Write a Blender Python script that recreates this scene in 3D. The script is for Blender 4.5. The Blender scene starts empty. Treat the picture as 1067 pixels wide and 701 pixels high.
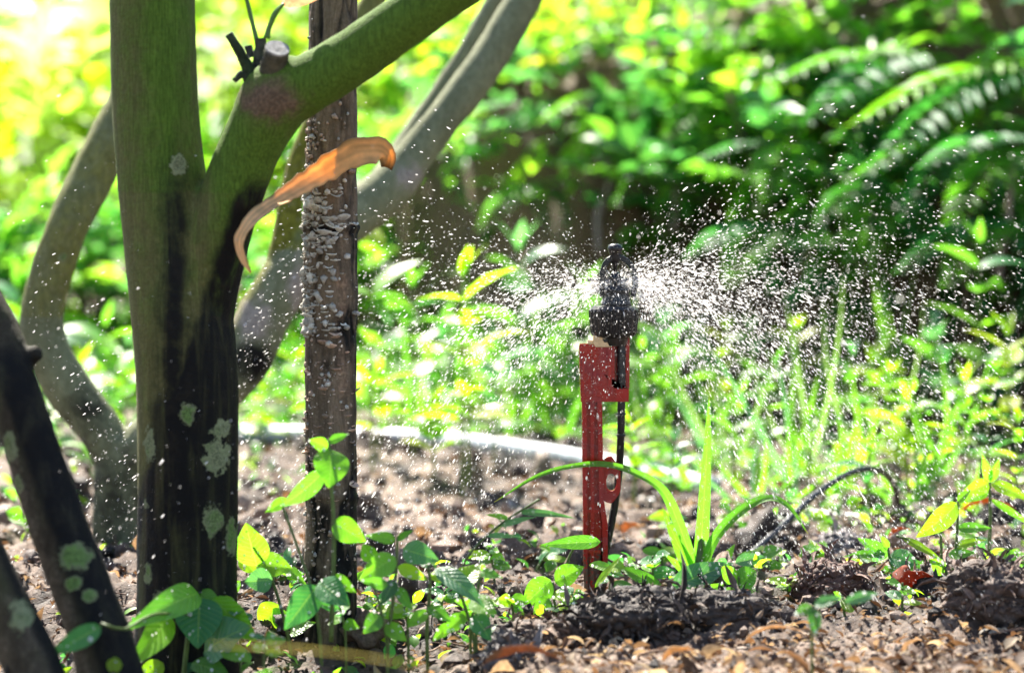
import bpy, math, random
import numpy as np
from math import radians as R, pi

# ------------------------------------------------------------------ camera, sky, sun, exposure
scn = bpy.context.scene
COL = scn.collection
CAM_H, FPX = 0.36, 2500.0
cam = bpy.data.cameras.new('camera'); camo = bpy.data.objects.new('camera', cam); COL.objects.link(camo)
camo.location = (0, 0, CAM_H); camo.rotation_euler = (R(90), 0, 0)
cam.sensor_fit = 'HORIZONTAL'; cam.sensor_width = 36; cam.lens = FPX/1067*36
cam.shift_y = -100.5/1067
cam.clip_start = 0.05; cam.clip_end = 500
cam.dof.use_dof = True; cam.dof.focus_distance = 2.40; cam.dof.aperture_fstop = 3.7
scn.camera = camo

SUN_AZ, SUN_EL = R(-24), R(50)          # behind the scene, a little to the left
sun_dir = np.array([math.sin(SUN_AZ)*math.cos(SUN_EL), math.cos(SUN_AZ)*math.cos(SUN_EL), math.sin(SUN_EL)])
w = bpy.data.worlds.new('World'); scn.world = w; w.use_nodes = True
wn = w.node_tree.nodes; wl = w.node_tree.links
sky = wn.new('ShaderNodeTexSky'); sky.sky_type = 'NISHITA'; sky.sun_disc = False
sky.sun_elevation = SUN_EL; sky.sun_rotation = SUN_AZ
bg = wn['Background']; bg.inputs[1].default_value = 0.075
wl.new(sky.outputs[0], bg.inputs[0])
sl = bpy.data.lights.new('sun', 'SUN'); so = bpy.data.objects.new('sun', sl); COL.objects.link(so)
sl.energy = 5.0; sl.angle = R(0.53); sl.color = (1.0, 0.94, 0.83)
from mathutils import Vector, Matrix
so.rotation_euler = Vector(-sun_dir).to_track_quat('-Z', 'Y').to_euler()
so.location = (-3, 6, 8)
vs = scn.view_settings
vs.view_transform = 'Standard'; vs.look = 'None'; vs.gamma = 1; vs.exposure = 2.25
scn.cycles.use_denoising = True
scn.cycles.transparent_max_bounces = 24; scn.cycles.max_bounces = 8; scn.cycles.diffuse_bounces = 3; scn.cycles.transmission_bounces = 4
scn.cycles.sample_clamp_indirect = 6
scn.cycles.use_adaptive_sampling = True; scn.cycles.adaptive_threshold = 0.02

rng = np.random.default_rng(7); random.seed(7)

# ------------------------------------------------------------------ helpers
def P(px, py, d):
    return np.array([(px-533.5)/FPX*d, d, CAM_H-(py-250.0)/FPX*d])

def vnoise(p, seed=0):
    p = np.asarray(p, float); i = np.floor(p).astype(np.int64); f = p-i; f = f*f*(3-2*f)
    def h(a):
        n = (a[:, 0]*374761393 + a[:, 1]*668265263 + a[:, 2]*2147483647 + seed*974634777) & 0xffffffff
        n = ((n ^ (n >> 13))*1274126177) & 0xffffffff
        n = ((n ^ (n >> 16))*2246822519) & 0xffffffff
        return ((n ^ (n >> 15)) & 0xffff)/32767.5-1
    out = 0
    for dx in (0, 1):
        wx = f[:, 0] if dx else 1-f[:, 0]
        for dy in (0, 1):
            wy = f[:, 1] if dy else 1-f[:, 1]
            for dz in (0, 1):
                wz = f[:, 2] if dz else 1-f[:, 2]
                out = out + wx*wy*wz*h(i+np.array([dx, dy, dz]))
    return out
def fbm(p, oct=4, seed=0, gain=.5):
    p = np.asarray(p, float); s = 0; a = 1; t = 0
    for k in range(oct):
        s = s+a*vnoise(p*(2**k)+k*13.7, seed+k); t += a; a *= gain
    return s/t
def sstep(a, b, x):
    t = np.clip((x-a)/(b-a), 0, 1); return t*t*(3-2*t)

class MB:
    def __init__(s): s.v = []; s.q = []; s.t = []; s.c = []; s.u = []; s.n = 0
    def add(s, v, q=None, t=None, col=(1, 1, 1), uv=None):
        v = np.asarray(v, float); n = len(v)
        s.v.append(v)
        if q is not None and len(q): s.q.append(np.asarray(q, np.int64)+s.n)
        if t is not None and len(t): s.t.append(np.asarray(t, np.int64)+s.n)
        c = np.asarray(col, float)
        if c.ndim == 1: c = np.tile(c, (n, 1))
        s.c.append(c[:, :3]); s.u.append(np.zeros((n, 3)) if uv is None else uv); s.n += n
    def mesh(s, name, smooth=True):
        me = bpy.data.meshes.new(name)
        v = np.concatenate(s.v); q = np.concatenate(s.q) if s.q else np.zeros((0, 4), np.int64)
        t = np.concatenate(s.t) if s.t else np.zeros((0, 3), np.int64)
        me.vertices.add(len(v)); me.vertices.foreach_set('co', v.astype(np.float32).ravel())
        nl = len(q)*4+len(t)*3
        me.loops.add(nl); me.loops.foreach_set('vertex_index', np.concatenate([q.ravel(), t.ravel()]).astype(np.int32))
        me.polygons.add(len(q)+len(t))
        me.polygons.foreach_set('loop_start', np.concatenate([np.arange(len(q))*4, len(q)*4+np.arange(len(t))*3]).astype(np.int32))
        me.polygons.foreach_set('use_smooth', np.full(len(q)+len(t), smooth))
        a = me.attributes.new('Col', 'FLOAT_COLOR', 'POINT')
        c = np.concatenate(s.c); a.data.foreach_set('color', np.c_[c, np.ones(len(c))].astype(np.float32).ravel())
        a = me.attributes.new('leafuv', 'FLOAT_VECTOR', 'POINT')
        a.data.foreach_set('vector', np.concatenate(s.u).astype(np.float32).ravel())
        me.update(calc_edges=True); me.validate()
        return me
    def build(s, name, mat, parent=None, smooth=True):
        o = bpy.data.objects.new(name, s.mesh(name, smooth)); COL.objects.link(o)
        o.data.materials.append(mat)
        if parent is not None: set_parent(o, parent)
        return o

def set_parent(o, parent):
    o.parent = parent
    m = Matrix.Identity(4); p = parent
    while p is not None: m = p.matrix_parent_inverse @ p.matrix_basis @ m; p = p.parent
    o.matrix_parent_inverse = m.inverted()
def tag(o, label=None, cat=None, group=None, kind=None):
    if label: o['label'] = label
    if cat: o['category'] = cat
    if group: o['group'] = group
    if kind: o['kind'] = kind
    return o
def thing(name, label, cat, loc, group=None):
    o = bpy.data.objects.new(name, None); COL.objects.link(o); o.location = tuple(loc); o.empty_display_size = .02
    return tag(o, label, cat, group)

def resample(path, n):
    """Catmull-Rom through rows of any width."""
    p = np.asarray(path, float)
    if len(p) == 2: return p[0]+(p[1]-p[0])*np.linspace(0, 1, n)[:, None]
    seg = np.linalg.norm(np.diff(p[:, :3], axis=0), axis=1)+1e-9
    s = np.r_[0, np.cumsum(seg)]; q = np.linspace(0, s[-1], n)
    pe = np.vstack([2*p[0]-p[1], p, 2*p[-1]-p[-2]])
    k = np.clip(np.searchsorted(s, q, 'right')-1, 0, len(p)-2); t = ((q-s[k])/seg[k])[:, None]
    p0, p1, p2, p3 = pe[k], pe[k+1], pe[k+2], pe[k+3]
    return .5*(2*p1+(p2-p0)*t+(2*p0-5*p1+4*p2-p3)*t*t+(3*p1-p0-3*p2+p3)*t**3)
def norm(a): return a/(np.linalg.norm(a, axis=-1, keepdims=True)+1e-12)

def tube_geo(path, seg=8, n=None, cap=True):
    """path rows x,y,z,r"""
    p = np.asarray(path, float)
    if n: p = resample(p, n)
    c, r = p[:, :3], p[:, 3]; m = len(c)
    T = norm(np.gradient(c, axis=0))
    u = np.cross(T[0], [0.3, 1, .2]); u /= np.linalg.norm(u); U = [u]
    for k in range(1, m):
        u = U[-1]-T[k]*np.dot(U[-1], T[k]); U.append(u/np.linalg.norm(u))
    U = np.array(U); V = np.cross(T, U)
    a = np.linspace(0, 2*pi, seg, endpoint=False)
    ring = c[:, None]+r[:, None, None]*(np.cos(a)[None, :, None]*U[:, None]+np.sin(a)[None, :, None]*V[:, None])
    v = ring.reshape(-1, 3); i = np.arange(m-1)[:, None]*seg; j = np.arange(seg)[None]; j2 = (j+1) % seg
    q = np.stack([i+j, i+j2, i+seg+j2, i+seg+j], -1).reshape(-1, 4); t = []
    if cap:
        v = np.vstack([v, c[0], c[-1]]); b = m*seg
        jj = np.arange(seg); jn = (jj+1) % seg
        t = np.vstack([np.stack([np.full(seg, b), jn, jj], -1), np.stack([np.full(seg, b+1), (m-1)*seg+jj, (m-1)*seg+jn], -1)])
    return v, q, t
def tube(mb, path, seg=8, n=None, cap=True, col=(1, 1, 1)):
    v, q, t = tube_geo(path, seg, n, cap); mb.add(v, q, t, col)
def pxpath(rows):
    """rows px,py,d,width_px -> x,y,z,r"""
    return np.array([[*P(a, b, d), wd/2/FPX*d] for a, b, d, wd in rows])

# leaf outlines: half width along t
def outline(kind, t):
    if kind == 'ovate': return np.clip(np.sin(pi*np.clip(t, 0, 1)**.72), 0, 1)**.85*(1-.25*t**4)
    if kind == 'lance': return np.clip(np.sin(pi*np.clip(t, 0, 1)**.62), 0, 1)**1.05
    if kind == 'round': return np.clip(np.sin(pi*np.clip(t, 0, 1)**.85), 0, 1)**.6
    if kind == 'blade': return np.minimum(1, (.45+t*3.2))*(1-t**1.7)**.8
    return np.clip(np.sin(pi*t), 0, 1)
def leaf_geo(L, W, kind='ovate', fold=.25, droop=.5, n=9, m=4, wave=0.0, ph=0.0):
    t = np.linspace(0, 1, n+1); th = droop*(t-.0)
    dy = np.cos(th); dz = -np.sin(th)
    y = np.r_[0, np.cumsum((dy[1:]+dy[:-1])/2)]; z = np.r_[0, np.cumsum((dz[1:]+dz[:-1])/2)]
    e = math.hypot(y[-1], z[-1]); ca, sa = y[-1]/e, z[-1]/e
    y, z = (y*ca+z*sa)/e*L, (-y*sa+z*ca)/e*L
    hw = outline(kind, t)*W/2
    s = np.linspace(-1, 1, m+1)
    X = s[None]*hw[:, None]
    Z = z[:, None]+fold*np.abs(X)*(1-.25*np.abs(s))[None]+wave*W*np.sin(t*17+ph)[:, None]*(s*np.abs(s))[None]
    Y = np.repeat(y[:, None], m+1, 1)-.10*np.abs(X)*(1 if kind == 'blade' else -0.6)
    v = np.stack([X, Y, Z], -1).reshape(-1, 3)
    i = np.arange(n)[:, None]*(m+1); j = np.arange(m)[None]
    q = np.stack([i+j, i+j+1, i+m+2+j, i+m+1+j], -1).reshape(-1, 4)
    uv = np.stack([np.repeat((s[None]+1)/2, n+1, 0), np.repeat(t[:, None], m+1, 1), np.full((n+1, m+1), L/max(W, 1e-6))], -1).reshape(-1, 3)
    return v, q, uv
def frame(d, up=(0, 0, 1), roll=0.0):
    y = d/np.linalg.norm(d); up = np.asarray(up, float)
    if abs(np.dot(up, y)) > .97: up = np.array([0, -1, .15])
    z = up-y*np.dot(up, y); z /= np.linalg.norm(z); x = np.cross(y, z)
    c, s = math.cos(roll), math.sin(roll)
    x, z = x*c+z*s, z*c-x*s
    return np.stack([x, y, z], 1)
def leaf(mb, b, t, W, kind='ovate', roll=0., fold=.25, droop=.5, col=(.1, .2, .03), up=(0, 0, 1), n=10, m=6, wave=.02):
    b = np.asarray(b, float); t = np.asarray(t, float); d = t-b; L = np.linalg.norm(d)
    v, q, uv = leaf_geo(L, W, kind, fold, droop, n, m, wave, rng.uniform(0, 6))
    mb.add(b+v@frame(d, up, roll).T, q, col=col, uv=uv)
def ribbon(mb, rows, fold=.25, col=(.1, .2, .03), n=40, m=6, up=(0, -.8, .6)):
    """blade along x,y,z,width rows"""
    c = resample(np.asarray(rows, float), n); T = norm(np.gradient(c[:, :3], axis=0)); u = np.tile(np.asarray(up, float), (n, 1))
    z = norm(u-T*np.sum(u*T, 1, keepdims=True)); x = np.cross(T, z); s = np.linspace(-1, 1, m+1); hw = c[:, 3]/2
    v = c[:, None, :3]+x[:, None]*(s[None]*hw[:, None])[..., None]+z[:, None]*(fold*np.abs(s)[None]*hw[:, None])[..., None]
    i = np.arange(n-1)[:, None]*(m+1); j = np.arange(m)[None]
    uv = np.stack([np.repeat((s[None]+1)/2, n, 0), np.repeat(np.linspace(0, 1, n)[:, None], m+1, 1), np.full((n, m+1), 20.)], -1)
    mb.add(v.reshape(-1, 3), np.stack([i+j, i+j+1, i+m+2+j, i+m+1+j], -1).reshape(-1, 4), col=col, uv=uv.reshape(-1, 3))
def scatter(mb, pos, dirs, L, asp, cols, kind='ovate', n=4, m=2, fold=.25, droop=.6, tilt=.5, up=None):
    """many leaves at once"""
    N = len(pos)
    if N == 0: return
    v, q, uv = leaf_geo(1, 1, kind, fold, droop, n, m)
    y = norm(np.asarray(dirs, float)); u = np.tile([0, 0, 1.], (N, 1)) if up is None else up
    u = u+rng.normal(0, tilt, (N, 3)); z = norm(u-y*np.sum(u*y, 1, keepdims=True)); x = np.cross(y, z)
    L = np.asarray(L)*np.ones(N); Wd = L*asp
    V = pos[:, None]+v[None, :, 0:1]*(x*Wd[:, None])[:, None]+v[None, :, 1:2]*(y*L[:, None])[:, None]+v[None, :, 2:3]*(z*L[:, None])[:, None]
    nv = len(v); Q = (q[None]+(np.arange(N)*nv)[:, None, None]).reshape(-1, 4)
    mb.add(V.reshape(-1, 3), Q, col=np.repeat(cols, nv, 0), uv=np.tile(uv, (N, 1)))

# ------------------------------------------------------------------ materials
def newmat(name):
    m = bpy.data.materials.new(name); m.use_nodes = True; nt = m.node_tree
    for n in list(nt.nodes): nt.nodes.remove(n)
    out = nt.nodes.new('ShaderNodeOutputMaterial')
    N = lambda t, **k: mk(nt, t, **k)
    return m, nt, N, out
def mk(nt, t, **k):
    n = nt.nodes.new('ShaderNode'+t)
    for a, b in k.items():
        if a.startswith('i_'): n.inputs[a[2:].replace('_', ' ')].default_value = b
        else: setattr(n, a, b)
    return n
def val(nt, x, sock):
    if hasattr(x, 'is_output'): nt.links.new(x, sock)
    else: sock.default_value = x
def math_(nt, op, a, b=None, c=None, clamp=False):
    n = nt.nodes.new('ShaderNodeMath'); n.operation = op; n.use_clamp = clamp
    val(nt, a, n.inputs[0])
    if b is not None: val(nt, b, n.inputs[1])
    if c is not None: val(nt, c, n.inputs[2])
    return n.outputs[0]
def mix(nt, f, a, b, mode='MIX'):
    n = nt.nodes.new('ShaderNodeMix'); n.data_type = 'RGBA'; n.blend_type = mode
    val(nt, f, n.inputs[0])
    for x, s in ((a, n.inputs[6]), (b, n.inputs[7])):
        if isinstance(x, tuple): s.default_value = (*x, 1)
        else: nt.links.new(x, s)
    return n.outputs[2]
def noise(nt, scale, detail=4, rough=.55, vec=None, dist=0):
    n = nt.nodes.new('ShaderNodeTexNoise'); n.inputs['Scale'].default_value = scale
    n.inputs['Detail'].default_value = detail; n.inputs['Roughness'].default_value = rough; n.inputs['Distortion'].default_value = dist
    if vec is not None: nt.links.new(vec, n.inputs['Vector'])
    return n.outputs['Fac']
def ss(nt, x, a, b):
    n = nt.nodes.new('ShaderNodeMapRange'); n.interpolation_type = 'SMOOTHSTEP'
    val(nt, x, n.inputs[0]); n.inputs[1].default_value = a; n.inputs[2].default_value = b
    return n.outputs[0]
def objcoord(nt, scale=(1, 1, 1)):
    t = nt.nodes.new('ShaderNodeTexCoord'); m = nt.nodes.new('ShaderNodeMapping'); m.inputs['Scale'].default_value = scale
    nt.links.new(t.outputs['Object'], m.inputs[0]); return m.outputs[0]
def attr(nt, name, out='Color'):
    n = nt.nodes.new('ShaderNodeAttribute'); n.attribute_name = name; return n.outputs[out]
def bump(nt, h, strength, dist):
    n = nt.nodes.new('ShaderNodeBump'); n.inputs['Strength'].default_value = strength; n.inputs['Distance'].default_value = dist
    nt.links.new(h, n.inputs['Height']); return n.outputs[0]

def mat_leaf(name, veins=True, rough=.38, trans=.5, tcol=(1.85, 2.3, .8), spec=.5):
    m, nt, N, out = newmat(name); L = nt.links
    c = attr(nt, 'Col'); uv = attr(nt, 'leafuv', 'Vector')
    sp = N('SeparateXYZ'); L.new(uv, sp.inputs[0])
    ax = math_(nt, 'ABSOLUTE', math_(nt, 'SUBTRACT', sp.outputs[0], .5))
    co = objcoord(nt)
    blotch = noise(nt, 90, 3, .6, co)
    c = mix(nt, math_(nt, 'MULTIPLY', ss(nt, blotch, .35, .7), .35), c, mix(nt, 1.0, c, (.6, .72, .7), 'MULTIPLY'))
    midrib = ss(nt, ax, .035, .012)
    c2 = mix(nt, math_(nt, 'MULTIPLY', midrib, .45), c, (.25, .38, .10))
    p = N('BsdfPrincipled'); p.inputs['Roughness'].default_value = rough; p.inputs['Specular IOR Level'].default_value = spec
    if veins:
        # side veins run from the midrib towards the tip
        ph = math_(nt, 'MULTIPLY', math_(nt, 'SUBTRACT', math_(nt, 'MULTIPLY', sp.outputs[1], 1.0), math_(nt, 'MULTIPLY', ax, .42)), 62)
        isb = math_(nt, 'GREATER_THAN', sp.outputs[2], 7.0); rib = math_(nt, 'MULTIPLY', sp.outputs[0], 75.0)
        ph = math_(nt, 'ADD', math_(nt, 'MULTIPLY', ph, math_(nt, 'SUBTRACT', 1.0, isb)), math_(nt, 'MULTIPLY', rib, isb))
        vein = ss(nt, math_(nt, 'SINE', ph), .72, 1.0)
        c2 = mix(nt, math_(nt, 'MULTIPLY', vein, .22), c2, (.22, .36, .12))
        hgt = math_(nt, 'ADD', math_(nt, 'MULTIPLY', math_(nt, 'SINE', ph), -.5), math_(nt, 'MULTIPLY', noise(nt, 260, 2, .5, co), 1.4))
        b = bump(nt, hgt, .5, .0012); L.new(b, p.inputs['Normal'])
    tipn = math_(nt, 'ADD', sp.outputs[1], math_(nt, 'MULTIPLY', math_(nt, 'SUBTRACT', noise(nt, 120, 3, .6, co), .5), .12))
    c2 = mix(nt, math_(nt, 'MULTIPLY', ss(nt, tipn, .955, .99), .8), c2, (.16, .10, .04))
    spot = ss(nt, noise(nt, 340, 2, .5, co), .70, .76); c2 = mix(nt, math_(nt, 'MULTIPLY', spot, .55), c2, (.13, .11, .03))
    L.new(c2, p.inputs['Base Color'])
    tr = N('BsdfTranslucent'); L.new(mix(nt, 1.0, c2, tcol, 'MULTIPLY'), tr.inputs[0])
    ms = N('MixShader'); ms.inputs[0].default_value = trans
    L.new(p.outputs[0], ms.inputs[1]); L.new(tr.outputs[0], ms.inputs[2]); L.new(ms.outputs[0], out.inputs[0])
    return m
M_LEAF = mat_leaf('leaf_near', True)
M_FAR = mat_leaf('leaf_far', False, rough=.42, tcol=(2.1, 2.35, 1.0), spec=.4)
M_SUNLEAF = mat_leaf('leaf_sunlit', False, rough=.42, trans=.66, tcol=(2.9, 2.55, 1.4), spec=.35)  # brighter copy of the far leaf, sunlit glow put into its colour
M_DARKLEAF = mat_leaf('leaf_fern', False, rough=.55, trans=.45, spec=.25)

def mat_simple(name, col=None, rough=.6, spec=.5, bmp=None, var=None, trans=0, tmul=(1, 1, 1)):
    m, nt, N, out = newmat(name); L = nt.links
    p = N('BsdfPrincipled'); p.inputs['Roughness'].default_value = rough; p.inputs['Specular IOR Level'].default_value = spec
    co = objcoord(nt)
    c = attr(nt, 'Col') if col is None else None
    if c is None:
        rgb = N('RGB'); rgb.outputs[0].default_value = (*col, 1); c = rgb.outputs[0]
    if var:
        sc, lo, hi = var; f = noise(nt, sc, 5, .65, co)
        c = mix(nt, ss(nt, f, .3, .7), mix(nt, 1.0, c, (lo,)*3, 'MULTIPLY'), mix(nt, 1.0, c, (hi,)*3, 'MULTIPLY'))
        L.new(ss(nt, f, .9, -.3), p.inputs['Roughness']) if rough is None else None
    L.new(c, p.inputs['Base Color'])
    if bmp: L.new(bump(nt, noise(nt, bmp[0], 5, .65, co), bmp[1], bmp[2]), p.inputs['Normal'])
    if trans:
        tr = N('BsdfTranslucent'); L.new(mix(nt, 1.0, c, tmul, 'MULTIPLY'), tr.inputs[0])
        ms = N('MixShader'); ms.inputs[0].default_value = trans
        L.new(p.outputs[0], ms.inputs[1]); L.new(tr.outputs[0], ms.inputs[2]); L.new(ms.outputs[0], out.inputs[0])
    else: L.new(p.outputs[0], out.inputs[0])
    return m
M_SOIL = mat_simple('damp_soil', None, .75, .35, (230, .9, .004), (140, .55, 1.45))
M_CRUMB = mat_simple('soil_crumbs', None, .7, .4, (420, .8, .002), (220, .6, 1.4))
M_DRY = mat_simple('dry_leaf', None, .75, .15, (300, .5, .001), (160, .7, 1.2), .35, (1.25, 1.0, .65))
M_STEM = mat_simple('green_stem', None, .45, .5, None, (120, .75, 1.2), .2, (1.6, 1.4, .6))
M_WOOD = mat_simple('dead_wood', None, .85, .2, (260, .9, .002), (110, .5, 1.35))
def mat_red():
    m, nt, N, out = newmat('red_plastic'); L = nt.links; co = objcoord(nt); sp = N('SeparateXYZ'); L.new(co, sp.inputs[0])
    n1 = noise(nt, 60, 4, .6, co); n2 = noise(nt, 210, 4, .65, co)
    c = mix(nt, ss(nt, n1, .3, .7), (.25, .006, .006), (.34, .011, .010))
    mud = math_(nt, 'ADD', math_(nt, 'MULTIPLY', ss(nt, sp.outputs[2], .10, .0), .34), math_(nt, 'MULTIPLY', n2, .62))
    md = ss(nt, mud, .56, .62); c = mix(nt, md, c, (.085, .055, .038))
    sc = ss(nt, noise(nt, 1, 4, .6, objcoord(nt, (900, 900, 60))), .64, .70); c = mix(nt, math_(nt, 'MULTIPLY', sc, .12), c, (.42, .10, .07))
    p = N('BsdfPrincipled'); L.new(c, p.inputs['Base Color']); L.new(ss(nt, n1, .7, -.1), p.inputs['Roughness']); p.inputs['Specular IOR Level'].default_value = .45
    L.new(bump(nt, n2, .25, .0008), p.inputs['Normal']); L.new(p.outputs[0], out.inputs[0]); return m
M_RED = mat_red()
M_BLACK = mat_simple('black_plastic', (.005, .005, .006), .35, .4, (600, .12, .0005), (80, .7, 1.5))
M_CREAM = mat_simple('cream_plastic', (.62, .42, .22), .4, .5, None, (120, .8, 1.15))
M_PIPE = mat_simple('grey_pvc', (.45, .47, .50), .38, .5, (90, .2, .001), (25, .6, 1.2))
M_PALE = mat_simple('pale_pipe', (.42, .40, .37), .5, .5, (90, .2, .001), (30, .7, 1.1))
def mat_drop():
    m, nt, N, out = newmat('water_drops'); L = nt.links
    p = N('BsdfPrincipled'); p.inputs['Base Color'].default_value = (.9, .9, .9, 1); p.inputs['Roughness'].default_value = .12
    tr = N('BsdfTranslucent'); tr.inputs[0].default_value = (.97, .93, .90, 1)
    ms = N('MixShader'); ms.inputs[0].default_value = .55
    L.new(p.outputs[0], ms.inputs[1]); L.new(tr.outputs[0], ms.inputs[2])
    tp = N('BsdfTransparent'); m2 = N('MixShader'); m2.inputs[0].default_value = .38
    L.new(ms.outputs[0], m2.inputs[1]); L.new(tp.outputs[0], m2.inputs[2]); L.new(m2.outputs[0], out.inputs[0])
    return m
M_DROP = mat_drop()

def mat_bark(name, base_a, base_b, moss, streak=(26, 26, 5), lich=(.175, .195, .105), pale=(.36, .31, .26)):
    """Mask: R lichen discs, G black wet film, B pale bark and painted sunlit edges; A-like moss amount sits in Col.r"""
    m, nt, N, out = newmat(name); L = nt.links
    sp = N('SeparateColor'); L.new(attr(nt, 'Mask'), sp.inputs[0])
    mossa = N('SeparateColor'); L.new(attr(nt, 'Col'), mossa.inputs[0])
    co = objcoord(nt); st = objcoord(nt, streak)
    n1 = noise(nt, 1, 6, .62, st, .4); n2 = noise(nt, 55, 6, .65, co); n3 = noise(nt, 330, 4, .6, co); n4 = noise(nt, 9, 5, .7, st, .2)
    c = mix(nt, ss(nt, n1, .2, .8), base_a, base_b)
    mo = ss(nt, math_(nt, 'ADD', mossa.outputs[0], math_(nt, 'ADD', math_(nt, 'MULTIPLY', math_(nt, 'SUBTRACT', n2, .5), .7), math_(nt, 'MULTIPLY', math_(nt, 'SUBTRACT', n1, .5), .7))), .15, .85)
    c = mix(nt, mo, c, mix(nt, ss(nt, n4, .3, .7), tuple(x*.8 for x in moss), tuple(x*1.15 for x in moss)))
    c = mix(nt, ss(nt, n4, .62, .40), c, mix(nt, 1.0, c, (.78, .78, .75), 'MULTIPLY'))
    c = mix(nt, ss(nt, n3, .62, .38), c, mix(nt, 1.0, c, (.82, .82, .78), 'MULTIPLY'))
    pl = ss(nt, math_(nt, 'ADD', sp.outputs[2], math_(nt, 'MULTIPLY', math_(nt, 'SUBTRACT', n2, .5), 1.2)), .30, .78)
    c = mix(nt, pl, c, mix(nt, ss(nt, n3, .4, .65), tuple(x*.55 for x in pale), pale))
    bk = ss(nt, math_(nt, 'ADD', sp.outputs[1], math_(nt, 'MULTIPLY', math_(nt, 'SUBTRACT', n2, .5), .8)), .22, .78)
    bk2 = math_(nt, 'MULTIPLY', bk, math_(nt, 'ADD', .55, math_(nt, 'MULTIPLY', ss(nt, n1, .72, .48), .45)))
    c = mix(nt, bk2, c, mix(nt, ss(nt, n2, .45, .75), (.002, .002, .002), (.012, .010, .006)))
    lf = math_(nt, 'ADD', sp.outputs[0], math_(nt, 'MULTIPLY', math_(nt, 'SUBTRACT', noise(nt, 130, 6, .72, co), .5), 1.0))
    li = ss(nt, lf, .44, .56); lim = ss(nt, lf, .5, .72)
    lich2 = noise(nt, 16, 2, .5, co); gr = noise(nt, 520, 3, .7, co); lc = mix(nt, ss(nt, gr, .38, .62), tuple(x*.45 for x in lich), tuple(x*1.15 for x in lich)); lc = mix(nt, ss(nt, lich2, .45, .6), lc, mix(nt, 1.0, lc, (.62, .95, .45), 'MULTIPLY')); c = mix(nt, li, c, mix(nt, lim, mix(nt, ss(nt, lich2, .4, .6), tuple(x*1.25 for x in lich), tuple(x*.8 for x in lich)), lc))
    p = N('BsdfPrincipled'); L.new(c, p.inputs['Base Color']); p.inputs['Specular IOR Level'].default_value = .18
    L.new(math_(nt, 'SUBTRACT', .86, math_(nt, 'MULTIPLY', bk, .15)), p.inputs['Roughness'])
    h = math_(nt, 'ADD', math_(nt, 'MULTIPLY', n3, .5), math_(nt, 'ADD', math_(nt, 'MULTIPLY', n2, .8), math_(nt, 'MULTIPLY', li, .25)))
    L.new(bump(nt, h, .8, .003), p.inputs['Normal']); L.new(p.outputs[0], out.inputs[0])
    return m
M_BARK = mat_bark('mossy_bark', (.082, .086, .027), (.150, .136, .052), (.080, .146, .017), (60, 60, 5), pale=(.15, .10, .062))
M_BARKL = mat_bark('leaning_bark', (.030, .024, .016), (.066, .053, .036), (.03, .05, .010), (60, 60, 8), pale=(.135, .11, .08))
M_BARKB = mat_bark('grey_bark', (.145, .155, .085), (.235, .25, .15), (.16, .16, .02), (18, 18, 7))
M_ROUGH = mat_bark('rough_bark', (.09, .065, .044), (.26, .19, .13), (.09, .085, .05), (120, 120, 9), pale=(.30, .20, .13))

# ------------------------------------------------------------------ setting: one ground sheet with the bank
BX = np.array([-60, -8, -3, -1.3, -.6, -.2, .3, .8, 1.5, 4, 60.]); BY = np.array([16, 13, 10.5, 9.2, 7.0, 5.5, 4.95, 4.55, 4.2, 4.0, 4.0])
BH = np.array([.5, .5, .45, .45, .55, .7, .82, .95, 1.0, 1.0, 1.0])
clods = []   # gaussian mounds x,y,amp,sx,sy
for a, b, amp, sx, sy in [(640, 640, .022, .09, .05), (740, 648, .018, .11, .05), (545, 662, .014, .05, .05), (330, 695, .016, .10, .05),
                          (870, 618, .022, .06, .06), (985, 615, .018, .06, .05), (1040, 645, .02, .06, .05), (430, 660, .01, .06, .06),
                          (560, 520, .014, .12, .10), (470, 505, .012, .15, .12), (760, 535, .012, .10, .08), (1040, 560, .02, .08, .08)]:
    d = 900/(b-250); x, y, _ = P(a, b, d); clods.append((x, y, amp, sx, sy))
def gz(x, y, fine=True):
    x = np.asarray(x, float); y = np.asarray(y, float); sh = x.shape; x = x.ravel(); y = y.ravel()
    yb = np.interp(x, BX, BY); H = np.interp(x, BX, BH); z0 = np.zeros_like(x)
    yb = yb+.18*vnoise(np.c_[x*1.7, y*0, z0], 5)
    z = sstep(0, .42, y-yb)*H+np.maximum(0, y-yb-.5)*.10
    z += .016*fbm(np.c_[x*2.5, y*2.5, z0], 2, 3)-.016
    near = np.exp(-((y-2.6)/2.2)**2)
    k = fbm(np.c_[x*16, y*16, z0], 3, 11); z += near*.030*np.maximum(0, k+.05)**1.0*(1+.8*vnoise(np.c_[x*3, y*3, z0], 8))
    z -= .038*sstep(.10, -.12, x)*sstep(2.42, 2.24, y)+.012*sstep(2.3, 2.1, y)
    for cx, cy, a, sx, sy in clods: z += a*np.exp(-((x-cx)/sx)**2-((y-cy)/sy)**2)*(1+.35*vnoise(np.c_[x*22, y*22, z0], 21))
    if fine:
        z += near*.012*(1-np.abs(fbm(np.c_[x*45, y*45, z0], 3, 31))*2)
        z += .16*(sstep(.0, .2, y-yb)*sstep(.75, .3, y-yb))*fbm(np.c_[x*5, y*5, z0], 4, 19)
    z += (1-near)*.03*fbm(np.c_[x*8, y*8, z*6], 3, 17)
    return z.reshape(sh)
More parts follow.
